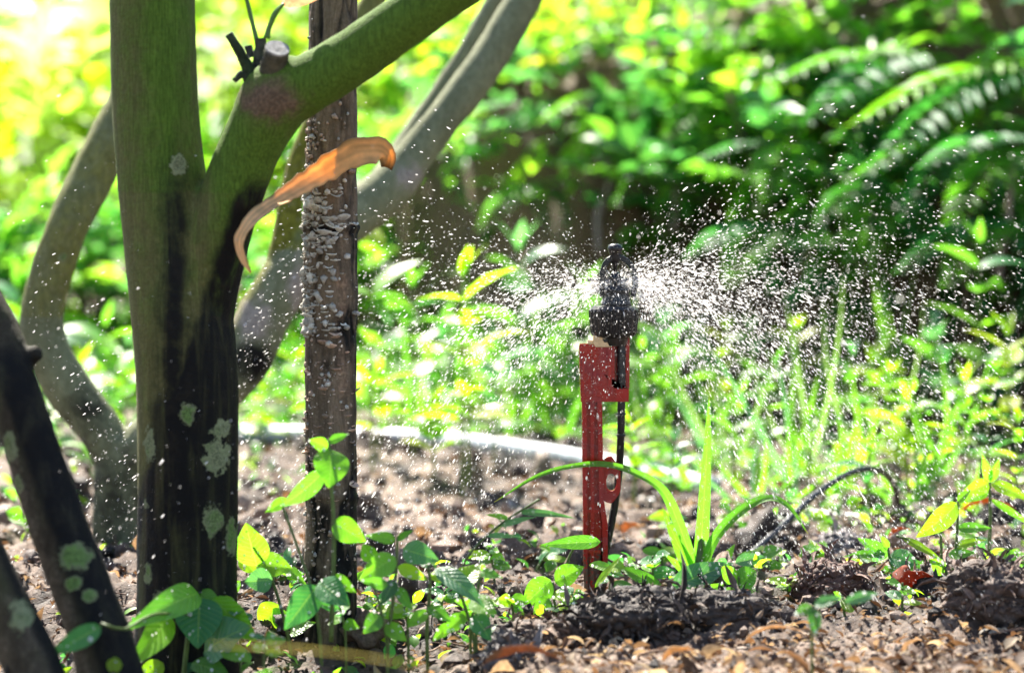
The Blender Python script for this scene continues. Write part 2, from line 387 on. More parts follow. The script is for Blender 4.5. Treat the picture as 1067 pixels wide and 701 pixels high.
def soilcol(x, y, z):
    p = np.c_[x, y, z]; n = fbm(p*9, 4, 41); k = fbm(p*40, 2, 43)
    lo, mid, hi = np.array([.026, .016, .011]), np.array([.098, .061, .041]), np.array([.195, .138, .102])
    t = np.clip(.5+1.0*n+.5*k, 0, 1)[:, None]
    c = np.where(t < .5, lo+(mid-lo)*t*2, mid+(hi-mid)*(t-.5)*2)
    yb = np.interp(x, BX, BY); b = sstep(-.25, .1, y-yb)[:, None]
    bank = np.array([.105, .060, .030])*(1+.9*n[:, None]+.5*k[:, None])
    c = c*(1-b)+bank*b
    wet = np.exp(-((x-.12)/.55)**4-((y-2.36)/.16)**2)[:, None]; c = c*(1-.5*wet*np.clip(1+.8*n[:, None], 0, 1.3))
    g = sstep(.5, 1.5, y-yb)[:, None]*.8
    return c*(1-g)+np.where(x[:, None] < -.2, np.array([.10, .15, .04]), np.array([.045, .085, .02]))*g  # ground at left painted lighter to look sunlit
dd = np.r_[np.linspace(-6, .9, 8), np.geomspace(1.2, 7, 520), np.geomspace(7.1, 300, 60)]
uu = np.r_[-30, -9, -4, -2, -1.2, -.8, -.55, np.linspace(-.42, .42, 420), .55, .8, 1.2, 2, 4, 9, 30]
D, U = np.meshgrid(dd, uu, indexing='ij'); X = U*np.maximum(D, 1.5); Y = D
Z = gz(X, Y); mb = MB(); nu = len(uu); i = np.arange(len(dd)-1)[:, None]*nu; j = np.arange(nu-1)[None]
v = np.stack([X, Y, Z], -1).reshape(-1, 3)
mb.add(v, np.stack([i+j, i+j+1, i+nu+1+j, i+nu+j], -1).reshape(-1, 4), col=soilcol(v[:, 0], v[:, 1], v[:, 2]))
tag(mb.build('ground', M_SOIL), 'damp reddish brown mulched soil rising to an earth bank', None, None, 'structure')

def G(px, py, dz=0.0):
    """ground point seen at a pixel on roughly flat ground"""
    d = 900/(py-250); p = P(px, py, d); p[2] = float(gz(p[0], p[1]))+dz; return p

# ---- loose stuff on the soil
def ico(sub=1):
    import bmesh
    b = bmesh.new(); bmesh.ops.create_icosphere(b, subdivisions=sub, radius=1)
    v = np.array([x.co[:] for x in b.verts]); t = np.array([[x.index for x in f.verts] for f in b.faces]); b.free(); return v, t
ICO1, ICO2 = ico(1), ico(2)
def blobs(mb, pos, r, cols, base=ICO2, squash=(.6, 1.1), rough=.35):
    bv, bt = base; nv = len(bv)
    for k, p in enumerate(pos):
        s = rng.uniform(squash[0], squash[1], 3)*r[k]
        vv = bv*(1+rough*vnoise(bv*1.7+rng.uniform(0, 99, 3), 3)[:, None]+rough*.5*vnoise(bv*4+rng.uniform(0, 99, 3), 4)[:, None])*s
        mb.add(p+vv, None, bt, cols[k])
def rand_ground(n, pylo, pyhi, pxlo=-150, pxhi=1220, power=1.0):
    py = pylo+(pyhi-pylo)*rng.random(n)**power; px = rng.uniform(pxlo, pxhi, n); d = 900/(py-250)
    x = (px-533.5)/FPX*d; return x, d, gz(x, d)
browns = np.array([[.045, .027, .019], [.09, .053, .036], [.15, .095, .066], [.21, .15, .11], [.07, .045, .036], [.025, .018, .014]])
mb = MB(); x, y, z = rand_ground(6500, 452, 720); r = (rng.gamma(1.5, .0030, len(x))+.0015)*np.interp(y, [1.9, 2.3, 3.0], [.45, .6, 1.0])
blobs(mb, np.c_[x, y, z+r*.2], r, browns[rng.integers(0, 6, len(x))]*rng.uniform(.7, 1.3, (len(x), 1)), ICO1, rough=.5)
tag(mb.build('soil_crumbs', M_CRUMB, smooth=False), 'small brown crumbs of soil strewn over the ground', None, None, 'stuff')
mb = MB(); x, y, z = rand_ground(230, 455, 640); r = rng.gamma(3, .0042, len(x))+.004
blobs(mb, np.c_[x, y, z+r*.1], r*np.interp(y, [2.2, 2.8], [.5, 1]), browns[rng.integers(0, 6, len(x))]*rng.uniform(.4, .9, (len(x), 1)), ico(3), rough=.8)
tag(mb.build('soil_lumps', M_CRUMB), 'dark rounded lumps of soil lying among the mulch', None, None, 'stuff')
# chips and shreds of mulch
mb = MB(); x, y, z = rand_ground(9000, 450, 730); n = len(x)
az = rng.uniform(0, 2*pi, n); el = rng.normal(.15, .4, n); dirs = np.c_[np.cos(az)*np.cos(el), np.sin(az)*np.cos(el), np.sin(el)]
chipc = np.array([[.18, .11, .07], [.27, .19, .13], [.10, .06, .04], [.36, .28, .21], [.07, .042, .03], [.17, .105, .065]])
L = rng.gamma(2.2, .0032, n)+.003
scatter(mb, np.c_[x, y, z+.003], dirs, L, rng.uniform(.15, .5, n), chipc[rng.integers(0, 6, n)]*rng.uniform(.6, 1.2, (n, 1)), 'lance', 4, 2, .4, .9, .7)
tag(mb.build('mulch', M_DRY), 'shredded bark mulch and brown leaf bits on the soil', None, None, 'stuff')
mb = MB(); x, y, z = rand_ground(1500, 655, 770, 520, 1250); n = len(x)
az = rng.uniform(0, 2*pi, n); dirs = np.c_[np.cos(az), np.sin(az), rng.normal(.1, .3, n)]
pc = np.array([[.40, .32, .23], [.5, .44, .35], [.22, .15, .10], [.32, .25, .20]])
scatter(mb, np.c_[x, y, z+.005], dirs, rng.gamma(2.2, .0038, n)+.003, rng.uniform(.12, .6, n), pc[rng.integers(0, 4, n)]*rng.uniform(.6, 1.1, (n, 1)), 'ovate', 5, 2, .3, 1.0, .6)
x, y, z = rand_ground(150, 470, 740); n = len(x); az = rng.uniform(0, 2*pi, n); dirs = np.c_[np.cos(az), np.sin(az), rng.normal(.1, .25, n)]
scatter(mb, np.c_[x, y, z+.004], dirs, rng.uniform(.014, .034, n), rng.uniform(.35, .6, n), chipc[rng.integers(0, 6, n)]*rng.uniform(.6, 1.2, (n, 1)), 'ovate', 7, 4, .35, 1.1, .5)
tag(mb.build('pale_leaf_litter', M_DRY), 'litter of tan and brown dead leaf pieces on the soil', None, None, 'stuff')
# fine rootlets and twigs
mb = MB(); x, y, z = rand_ground(900, 470, 740)
for k in range(len(x)):
    a = rng.uniform(0, 2*pi); ln = rng.gamma(3, .011); e = rng.normal(.1, .25)
    p0 = np.array([x[k], y[k], z[k]+.002]); dr = np.array([math.cos(a)*math.cos(e), math.sin(a)*math.cos(e), math.sin(e)])
    mid = p0+dr*ln*.5+rng.normal(0, ln*.08, 3); rr = rng.uniform(.0004, .0014)
    tube(mb, [[*p0, rr], [*mid, rr], [*(p0+dr*ln), rr*.6]], 5, 6, col=browns[rng.integers(0, 6)]*rng.uniform(.6, 1.6))
tag(mb.build('twig_litter', M_WOOD), 'fine twigs and rootlets littering the soil', None, None, 'stuff')

# ------------------------------------------------------------------ trees
def organic(paths, voxel, smooth_it, seg=40):
    """fuse tubes into one continuous skin"""
    mb = MB()
    for p, n in paths: tube(mb, p, seg, n)
    me = mb.mesh('skin'); o = bpy.data.objects.new('skin', me); COL.objects.link(o)
    r = o.modifiers.new('r', 'REMESH'); r.mode = 'VOXEL'; r.voxel_size = voxel
    s = o.modifiers.new('s', 'SMOOTH'); s.factor = .5; s.iterations = smooth_it
    dg = bpy.context.evaluated_depsgraph_get(); dg.update()
    m2 = bpy.data.meshes.new_from_object(o.evaluated_get(dg)); bpy.data.objects.remove(o)
    n = len(m2.vertices); co = np.empty(n*3, np.float32); m2.vertices.foreach_get('co', co)
    no = np.empty(n*3, np.float32); m2.vertices.foreach_get('normal', no)
    nl = len(m2.loops); li = np.empty(nl, np.int32); m2.loops.foreach_get('vertex_index', li)
    ls = np.empty(len(m2.polygons), np.int32); m2.polygons.foreach_get('loop_start', ls)
    q = li.reshape(-1, 4) if nl == 4*len(ls) else None
    if q is None:
        lt = np.diff(np.r_[ls, nl]); q = np.array([li[a:a+4] for a, b in zip(ls, lt) if b == 4])
    bpy.data.meshes.remove(m2)
    return co.reshape(-1, 3).astype(float), no.reshape(-1, 3).astype(float), q.astype(np.int64)
def skin_part(name, v, nrm, q, keep, mask, moss, mat, parent):
    q = q[keep]; ids, inv = np.unique(q, return_inverse=True); mb = MB()
    mb.add(v[ids], inv.reshape(-1, 4), col=np.c_[moss[ids], moss[ids], moss[ids]])
    o = mb.build(name, mat, parent)
    a = o.data.attributes.new('Mask', 'FLOAT_COLOR', 'POINT')
    a.data.foreach_set('color', np.c_[mask[ids], np.ones(len(ids))].astype(np.float32).ravel())
    o.data.normals_split_custom_set_from_vertices([tuple(x) for x in nrm[ids]])
    return o
def proj(v):
    return v[:, 0]/v[:, 1]*FPX+533.5, 250+(CAM_H-v[:, 2])/v[:, 1]*FPX
def discs(v, lst, depth_off):
    """lichen fields: px,py,d,rx,ry as real ellipsoids on the bark"""
    f = np.zeros(len(v))
    for px, py, d, rx, ry in lst:
        c = P(px, py, d); k = FPX/d
        e = np.sqrt(((v[:, 0]-c[0])*k/rx)**2+((v[:, 2]-c[2])*k/ry)**2+((v[:, 1]-c[1])*k/(1.6*max(rx, ry)))**2)
        f = np.maximum(f, np.clip(1-e*.5, 0, 1))
    return f
def displace(v, nrm, terms):
    d = 0
    for sc, amp, st in terms: d = d+amp*fbm(v*np.array([sc, sc, sc*st]), 3, 51)
    return v+nrm*d[:, None]

# --- the forked mossy tree in front
t = thing('forked_tree', 'thick forked tree with dark mossy bark and round lichens left of thin fungus covered trunk', 'tree', G(193, 645))
trunkp = pxpath([(194, 740, 2.25, 122), (194, 690, 2.25, 112), (195, 640, 2.25, 107), (195, 560, 2.25, 105), (195, 470, 2.25, 105), (194, 390, 2.25, 107), (188, 320, 2.25, 106),
                 (177, 250, 2.25, 98), (167, 180, 2.25, 93), (161, 100, 2.25, 90), (159, 0, 2.25, 88), (158, -90, 2.25, 88)])
limbp = pxpath([(206, 380, 2.25, 60), (212, 320, 2.245, 66), (224, 262, 2.235, 68), (240, 208, 2.225, 67), (257, 162, 2.215, 66), (275, 125, 2.205, 70), (291, 100, 2.20, 76), (318, 86, 2.195, 66)])
branchp = pxpath([(275, 110, 2.20, 50), (300, 98, 2.20, 66), (330, 83, 2.19, 61), (370, 58, 2.18, 58), (400, 37, 2.17, 56), (470, -12, 2.15, 54), (570, -80, 2.12, 50)])
v, nrm, q = organic([(trunkp, 160), (limbp, 80), (branchp, 60)], .0021, 22)
px, py = proj(v)
v = displace(v, nrm, [(14, .0022, .35), (60, .0007, .35), (240, .00025, 1)])
node = np.exp(-((px-282)/42)**2-((py-104)/30)**2)
v = v+nrm*(node*(.0016*(1-2*np.abs(fbm(v*np.array([160, 160, 160]), 2, 77)))))[:, None]
lich = discs(v, [(195, 431, 2.20, 9, 11), (228, 476, 2.205, 17, 19), (222, 543, 2.205, 11, 17), (234, 447, 2.21, 14, 10), (152, 466, 2.20, 8, 20), (146, 494, 2.2, 7, 12), (186, 171, 2.21, 9, 12), (148, 526, 2.21, 6, 8), (162, 624, 2.2, 9, 10),
                 (240, 560, 2.22, 6, 22), (206, 186, 2.2, 7, 5), (150, 600, 2.2, 7, 16)], 0)
black = sstep(150, 420, py)*.62+.38*sstep(380, 480, py)
black = black*sstep(132, 176, px-(py-350)*.02)           # no wet film on the left flank, where the lit rim is painted
black = np.maximum(black, sstep(-20, 14, px-(262-(py-160)*.33))*sstep(165, 215, py)*.95)   # more black down the right side under the limb
black = np.maximum(black, .75*np.exp(-((px-181)/22)**2)*sstep(60, 250, py))
black = np.clip(black*(1-node), 0, 1)*(1-.9*sstep(310, 330, px))
pale = np.exp(-((px-158)/15)**2)*sstep(410, 520, py)*.62+node*.85  # brown sunlit rim painted on the left flank, plus the brownish collar
moss = .24+.50*np.exp(-((px-172)/26)**2)*sstep(420, 0, py)+.5*sstep(205, 240, px)*(py < 330)*(1-node)+.15*(py < 200)
mask = np.c_[lich, black, pale]
c3, n3 = P(320, 88, 2.195), P(400, 37, 2.17)-P(330, 83, 2.19)
qc = v[q].mean(1); isb = ((qc-c3)@n3 > 0) & (qc[:, 0]/qc[:, 1]*FPX+533.5 > 260)
skin_part('trunk', v, nrm, q, ~isb, mask, moss, M_BARK, t)
skin_part('branch', v, nrm, q, isb, mask, moss+.1, M_BARK, t)
# sawn stub, dead stubs and green shoots on the node
mb = MB(); a, b = P(281, 92, 2.195), P(289, 51, 2.168); ax = norm(b-a)
tube(mb, [[*a, .0155], [*(a+(b-a)*.5), .0125], [*(b-ax*.001), .0112], [*b, .0106]], 24, 14, col=(.075, .07, .045))
vv = mb.v[0]; mb.v[0] = vv+.0012*np.c_[vnoise(vv*150, 1), vnoise(vv*150, 2), vnoise(vv*150, 3)]
st = mb.build('cut_stub', M_WOOD, t)
mb = MB(); tube(mb, [[*(b-ax*.0006), .0114], [*(b+ax*.0012), .0110]], 28, 3, col=(.26, .25, .23)); mb.build('sawn_face', M_WOOD, st, smooth=False)
for rows, c in [([(268, 92, 2.20, 20), (256, 66, 2.195, 12), (246, 48, 2.19, 10), (238, 36, 2.19, 9)], (.03, .045, .02)),
                ([(272, 80, 2.205, 18), (270, 60, 2.205, 13), (272, 40, 2.205, 11)], (.06, .06, .04)),
                ([(266, 92, 2.2, 14), (254, 78, 2.195, 9), (244, 84, 2.19, 6)], (.04, .05, .03)),
                ([(262, 60, 2.21, 9), (258, 48, 2.21, 8)], (.05, .05, .04))]:
    mb = MB(); tube(mb, pxpath(rows), 12, 16, col=c); vv = mb.v[0]; mb.v[0] = vv+.0009*np.c_[vnoise(vv*220, 1), vnoise(vv*220, 2), vnoise(vv*220, 3)]
    mb.build('dead_stub', M_WOOD, t)
for rows in [[(270, 52, 2.205, 6), (264, 28, 2.205, 5), (257, 0, 2.205, 4.5), (250, -30, 2.205, 4)], [(278, 40, 2.2, 7), (281, 28, 2.2, 5.5), (287, 14, 2.2, 6), (296, 4, 2.2, 3)]]:
    mb = MB(); tube(mb, pxpath(rows), 8, 18, col=(.07, .15, .02)); mb.build('shoot', M_STEM, t)
mb = MB(); leaf(mb, P(294, 6, 2.2), P(338, -4, 2.19), .017, 'ovate', .9, .5, .6, (.48, .30, .21)); mb.build('withered_leaf', M_DRY, t)

# --- leaning trunks at the lower left
def leaning(label, rows, lichens, blackf, palef, base, knot=None):
    t = thing('leaning_tree', label, 'tree', base)
    paths = [(pxpath(rows), 120)]
    if knot: paths.append((pxpath(knot), 16))
    v, nrm, q = organic(paths, .0022, 10)
    px, py = proj(v); v = displace(v, nrm, [(20, .0022, .6), (80, .0009, .6), (260, .0003, 1)])
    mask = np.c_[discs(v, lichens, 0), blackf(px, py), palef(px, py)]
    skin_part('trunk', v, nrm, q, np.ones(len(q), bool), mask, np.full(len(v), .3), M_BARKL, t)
leaning('dark leaning trunk with green lichen discs and sunlit edge painted pale, left of the forked tree',
        [(-62, 230, 2.14, 52), (-38, 290, 2.13, 54), (-8, 350, 2.11, 58), (10, 400, 2.09, 58), (38, 480, 2.08, 58), (62, 550, 2.07, 60), (84, 610, 2.06, 62), (106, 670, 2.05, 66), (125, 740, 2.04, 74)],
        [(78, 580, 2.035, 20, 15), (76, 607, 2.035, 9, 8), (92, 620, 2.035, 9, 7), (8, 466, 2.06, 9, 17), (18, 505, 2.06, 7, 10), (54, 520, 2.06, 5, 4)],
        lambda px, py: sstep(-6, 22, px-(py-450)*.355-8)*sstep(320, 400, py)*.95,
        lambda px, py: (1-sstep(-4, 26, px-(py-450)*.355-4))*sstep(400, 500, py)*.55, G(106, 690), [(30, 372, 2.10, 20), (41, 366, 2.095, 17)])  # sunlight on the lower left edge painted as a pale strip
leaning('short dark trunk with mottled pale bark cut off by the lower left corner',
        [(-110, 400, 2.02, 48), (-62, 500, 2.01, 52), (-28, 565, 2.0, 54), (4, 630, 1.99, 56), (32, 690, 1.98, 58), (52, 760, 1.97, 64)],
        [(20, 640, 1.955, 14, 22), (40, 660, 1.955, 10, 8), (6, 600, 1.96, 10, 10)],
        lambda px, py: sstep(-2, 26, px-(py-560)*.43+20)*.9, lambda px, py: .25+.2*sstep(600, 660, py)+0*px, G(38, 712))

# --- pale tree behind, limbs leaning both ways
t = thing('leaning_tree', 'pale grey blurred tree behind the forked tree with limbs leaning out both ways', 'tree', G(122, 545))
DB = 2.95
paths = [(pxpath([(122, 640, DB, 66), (122, 580, DB, 54), (122, 530, DB, 50), (124, 490, DB, 52), (126, 455, DB, 46)]), 40),
         (pxpath([(128, 492, DB, 44), (104, 448, DB, 48), (66, 395, DB, 48), (44, 345, DB, 46), (50, 295, DB, 46), (70, 235, DB, 47), (92, 190, DB+.02, 46), (112, 150, DB+.03, 42), (146, 80, DB+.06, 40), (190, -30, DB+.1, 38)]), 90),
         (pxpath([(126, 490, DB, 44), (160, 452, DB, 50), (205, 425, DB, 52), (248, 385, DB, 56), (280, 318, DB+.01, 56), (318, 262, DB+.03, 52), (365, 226, DB+.06, 48), (405, 196, DB+.08, 46), (440, 152, DB+.1, 40), (500, 75, DB+.12, 37), (546, 0, DB+.14, 36), (590, -70, DB+.16, 34)]), 120),
         (pxpath([(365, 228, DB+.06, 30), (400, 185, DB+.14, 26), (430, 138, DB+.2, 22), (470, 80, DB+.24, 21), (515, 0, DB+.28, 20), (550, -60, DB+.3, 20)]), 60),
         (pxpath([(284, 315, DB+.01, 36), (296, 250, DB+.02, 28), (306, 195, DB+.03, 26), (322, 140, DB+.04, 26), (356, 65, DB+.06, 26), (400, -20, DB+.08, 26)]), 60)]
v, nrm, q = organic(paths, .0032, 14, 32)
px, py = proj(v); v = displace(v, nrm, [(12, .005, .7), (50, .0012, .7)])
black = .95*np.exp(-((px-262)/26)**2-((py-378)/28)**2)+.55*sstep(380, 520, py)*(px < 170)+.5*np.exp(-((px-88)/30)**2-((py-420)/30)**2)
moss = .08+.5*sstep(40, 10, np.abs(px-300))*(py < 260)+.35*(px < 130)*(py < 330)+.5*sstep(14, -8, px-(300-(py-240)*.55))*(px > 200)
pale = .75*np.exp(-((px-264)/18)**2-((py-335)/22)**2)+.75*np.exp(-((px-310)/9)**2-((py-300)/26)**2)+.5*np.exp(-((px-430)/16)**2-((py-185)/14)**2)+.25
moss = moss+.08*(py < 420); mask = np.c_[discs(v, [(66, 268, DB-.03, 7, 5), (76, 222, DB-.03, 5, 5), (300, 146, DB, 9, 12)], 0), np.clip(black, 0, 1), pale]
up = py < 1e9; qx = px[q].mean(1); qy = py[q].mean(1)
skin_part('trunk', v, nrm, q, qy > 462, mask, moss, M_BARKB, t)
skin_part('limb', v, nrm, q, (qy <= 462) & (qx < 165+40*(qy < 200)), mask, moss, M_BARKB, t)
skin_part('limb', v, nrm, q, (qy <= 462) & ~(qx < 165+40*(qy < 200)), mask, moss, M_BARKB, t)

# --- thin upright trunk with fungus
DT = 2.34
t = thing('slender_tree', 'thin upright trunk with cracked brown bark and rows of small bracket fungi', 'tree', G(343, 650))
path = resample(pxpath([(343, 735, DT, 66), (343, 690, DT, 61), (343, 655, DT, 58), (345, 560, DT, 54), (345, 440, DT, 54), (345, 330, DT, 55), (345, 240, DT, 56), (346, 150, DT, 53), (347, 60, DT, 51), (347, -60, DT, 50)]), 620)
v, q, tr = tube_geo(path, 110)
c = np.vstack([np.repeat(path[:, :3], 110, 0), path[[0, -1], :3]]); nrm = norm(v-c); nrm[-2:] = [[0, 0, -1], [0, 0, 1]]
px, py = proj(v)
crack = 1-np.abs(fbm(v*np.array([55, 55, 13]), 3, 61))*3.2
disp = .0016*fbm(v*np.array([25, 25, 12]), 3, 60)-.0022*np.clip(crack, 0, 1)**3+.0012*fbm(v*np.array([120, 120, 45]), 3, 62)
disp += .0025*np.exp(-((py-237)/4.5)**2)+.0018*np.exp(-((py-500-px*.05)/5)**2)
groove = np.exp(-((px-333)/4)**2)*sstep(70, 30, py); disp -= .004*groove
v = v+nrm*disp[:, None]
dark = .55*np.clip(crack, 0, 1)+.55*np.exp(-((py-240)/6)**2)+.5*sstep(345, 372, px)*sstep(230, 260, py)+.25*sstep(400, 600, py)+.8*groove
pale = .55*np.exp(-((px-357)/9)**2)*sstep(270, 300, py)*sstep(460, 400, py)+.15
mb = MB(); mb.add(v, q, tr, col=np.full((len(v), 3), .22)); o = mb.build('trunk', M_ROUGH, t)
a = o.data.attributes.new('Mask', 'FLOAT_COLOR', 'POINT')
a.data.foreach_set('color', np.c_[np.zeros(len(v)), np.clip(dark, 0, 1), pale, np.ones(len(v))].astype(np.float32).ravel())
def bracket(mb, ang, pyv, size, col):
    """a small cupped shelf growing out of the bark"""
    k = np.argmin(np.abs(250+(CAM_H-path[:, 2])/path[:, 1]*FPX-pyv)); c0 = path[k, :3]; r = path[k, 3]
    out_ = np.array([math.cos(ang), math.sin(ang), 0]); side = np.array([-out_[1], out_[0], 0]); up = np.array([0, 0, 1.])
    n, m = 4, 7; a = np.linspace(-1.35, 1.35, m+1); rr = np.linspace(.1, 1, n+1)
    wob = 1+.22*np.sin(a*rng.uniform(2, 5)+rng.uniform(0, 6)); tl = rng.uniform(-.9, .6)
    p = [c0+out_*(r-.0015)+size*(out_*(rho*math.cos(x)*wob[j]*.9)+side*(rho*math.sin(x)*wob[j])+up*(tl*rho*math.cos(x)+.35*rho*rho)) for rho in rr for j, x in enumerate(a)]
    p = np.array(p); low = p-up*size*.22*(1-.6*np.repeat(rr, m+1))[:, None]
    i = np.arange(n)[:, None]*(m+1); j = np.arange(m)[None]; qq = np.stack([i+j, i+j+1, i+m+2+j, i+m+1+j], -1).reshape(-1, 4)
    nn = len(p); e = np.arange(m)+n*(m+1); rim = np.stack([e, e+1, e+1+nn, e+nn], -1)
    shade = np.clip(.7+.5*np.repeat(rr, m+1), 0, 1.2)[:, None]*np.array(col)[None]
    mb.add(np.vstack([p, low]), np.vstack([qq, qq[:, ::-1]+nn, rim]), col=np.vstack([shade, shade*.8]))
M_FUNG = mat_simple('bracket_fungus', None, .8, .2, (500, .5, .0008), (300, .7, 1.25))
extra = MB()
for k in range(250):
    if k < 150: pyv = rng.uniform(185, 345); ang = -pi/2+rng.choice([rng.normal(-.95, .42), rng.normal(-.2, .45)], p=[.72, .28]); col = np.array([.50, .48, .42])*rng.uniform(.7, 1.3)
    elif k < 185: pyv = rng.normal(237, 7); ang = -pi/2+rng.uniform(-1.5, 1.5); col = np.array([.5, .48, .42])*rng.uniform(.7, 1.3)
    else: pyv = rng.uniform(345, 520); ang = -pi/2+rng.normal(-.1, .7); col = np.array([.46, .32, .24])*rng.uniform(.6, 1.3)
    sz = rng.uniform(.0030, .0058) if k % 5 else rng.uniform(.005, .0078)
    if k % 5 < 2 and k < 245: m1 = MB(); bracket(m1, ang, pyv, sz, col); m1.build('bracket_fungus', M_FUNG, t)
    else: bracket(extra, ang, pyv, sz*.8, col)
for k in range(620):
    pyv = rng.uniform(182, 350) if k < 300 else rng.uniform(345, 640) if k < 500 else 185-abs(rng.normal(0, 55)); ang = -pi/2+rng.choice([rng.normal(-1.0, .3), rng.normal(-.1, .6)], p=[.65, .35])
    kk = np.argmin(np.abs(250+(CAM_H-path[:, 2])/path[:, 1]*FPX-pyv)); c0 = path[kk, :3]+path[kk, 3]*np.array([math.cos(ang), math.sin(ang), 0])
    blobs(extra, [c0], [(rng.gamma(3, .0006)+.0005)*(1 if k < 300 else .7)], [np.array([.46, .43, .37] if k < 300 or k % 3 == 0 else [.36, .26, .19])*rng.uniform(.5, 1.2)], ICO1, (.6, 1.3), .6)
tag(extra.build('fungus_crust', M_FUNG, t), kind='stuff')

# --- curled dead leaf hung over the thin trunk
mb = MB()
cl = resample(np.array([[*P(403, 175, 2.275), 13], [*P(403, 163, 2.265), 21], [*P(394, 157, 2.262), 26], [*P(372, 159, 2.262), 28], [*P(350, 170, 2.265), 26], [*P(328, 184, 2.262), 24], [*P(303, 200, 2.24), 18], [*P(280, 214, 2.20), 15],
      [*P(262, 229, 2.17), 14], [*P(251, 245, 2.165), 13], [*P(249, 258, 2.165), 11], [*P(254, 272, 2.165), 8], [*P(261, 284, 2.165), 2]]), 70)
T = norm(np.gradient(cl[:, :3], axis=0)); vw = np.array([0, -1., 0]); side = norm(np.cross(T, vw)); nn = np.cross(side, T)
s = np.linspace(-1, 1, 11); hw = cl[:, 3]/2/FPX*2.24
tw = np.linspace(.25, -.55, 70)[:, None, None]
off = s[None, :, None]*hw[:, None, None]*(side[:, None]*np.cos(tw)+nn[:, None]*np.sin(tw))+nn[:, None]*(.32*(s**2)[None, :, None]*hw[:, None, None])
off = off*(1+.16*vnoise(np.c_[np.arange(70)*.45, np.zeros(70), np.zeros(70)], 4)[:, None, None])
v = (cl[:, None, :3]+off).reshape(-1, 3); v = v+.0008*np.c_[vnoise(v*60, 1), vnoise(v*60, 2), vnoise(v*60, 3)]; i = np.arange(69)[:, None]*11; j = np.arange(10)[None]
cc = np.array([.70, .50, .25])*(1+.25*np.sin(np.tile(s, 70)*9+np.repeat(np.linspace(0, 3, 70), 11))[:, None]*.3+.14*fbm(v*70, 3, 5)[:, None])
sv = np.tile(s, 70); lv = np.repeat(np.arange(70.), 11); cc *= (1+.34*vnoise(np.c_[sv*9, lv*.03, lv*0], 7)+.10*vnoise(np.c_[sv*2, lv*.35, lv*0], 8))[:, None]; cc *= np.where(np.abs(sv)[:, None] > .92, .65, 1); e = sstep(4, 0, np.repeat(np.arange(70), 11))[:, None]; cc = cc*(1-.7*e)
mb.add(v, np.stack([i+j, i+j+1, i+12+j, i+11+j], -1).reshape(-1, 4), col=cc)
o = mb.build('dried_leaf', mat_simple('papery_leaf', None, .7, .2, (300, .4, .0008), (60, .88, 1.1), .42, (1.35, 1.0, .5))); o.modifiers.new('s', 'SOLIDIFY').thickness = .0005
tag(o, 'long curled orange brown dead leaf draped across the thin trunk', 'leaf')

# ------------------------------------------------------------------ sprinkler (1 px = 1 mm here)
DS = 2.5
def prism(mb, pts, y0, y1, col=(1, 1, 1)):
    """outline of px points, extruded between two depths (m offsets from DS)"""
    n = len(pts); f = np.array([P(a, b, DS) for a, b in pts]); A = f.copy(); A[:, 1] = DS+y0; B = f.copy(); B[:, 1] = DS+y1
    c0, c1 = A.mean(0), B.mean(0); k = np.arange(n); k2 = (k+1) % n
    mb.add(np.vstack([A, B, c0, c1]), np.stack([k, k2, n+k2, n+k], -1), np.vstack([np.stack([np.full(n, 2*n), k2, k], -1), np.stack([np.full(n, 2*n+1), n+k, n+k2], -1)]), col)
def boxp(mb, x0, x1, ya, yb, z0, z1): prism(mb, [(x0, ya), (x1, ya), (x1, yb), (x0, yb)], z0, z1)
def bevel(o, wd=.0006, seg=2):
    m = o.modifiers.new('b', 'BEVEL'); m.width = wd; m.segments = seg; m.limit_method = 'ANGLE'; m.angle_limit = R(40)
t = thing('garden_sprinkler', 'red plastic stake sprinkler with black spinning head throwing water', 'sprinkler', G(620, 610))
mb = MB()
prism(mb, [(607, 416), (627, 416), (627, 471), (629, 524), (632, 540), (632, 600), (624, 690), (614, 690), (608, 600)], -.002, .002)
prism(mb, [(606, 414), (611, 414), (612, 600), (615, 680), (612, 680), (608, 600)], -.007, .0075)
prism(mb, [(622, 414), (627, 414), (629, 520), (633, 545), (633, 600), (625, 680), (621, 680), (628, 600), (627, 545), (624, 520)], -.007, .0075)
boxp(mb, 615, 619, 416, 640, -.0055, .0055)
for yy in (444, 486, 530, 572): boxp(mb, 609, 630 if yy > 500 else 625, yy, yy+3, -.0062, .0062)
prism(mb, [(603, 362), (604, 358), (640, 358), (640, 404), (655, 404), (655, 418), (605, 418)], -.008, .006)
boxp(mb, 606, 609, 366, 412, -.0098, -.0078); boxp(mb, 618, 621, 366, 412, -.0098, -.0078); boxp(mb, 633, 637, 362, 404, -.0095, -.0075)
boxp(mb, 640.5, 656, 350, 404, .0055, .0085); boxp(mb, 652, 656, 352, 404, -.001, .0060)
boxp(mb, 641, 654.5, 405, 417, -.0105, -.0078)
stake = mb.build('stake', M_RED, t, smooth=False); bevel(stake)
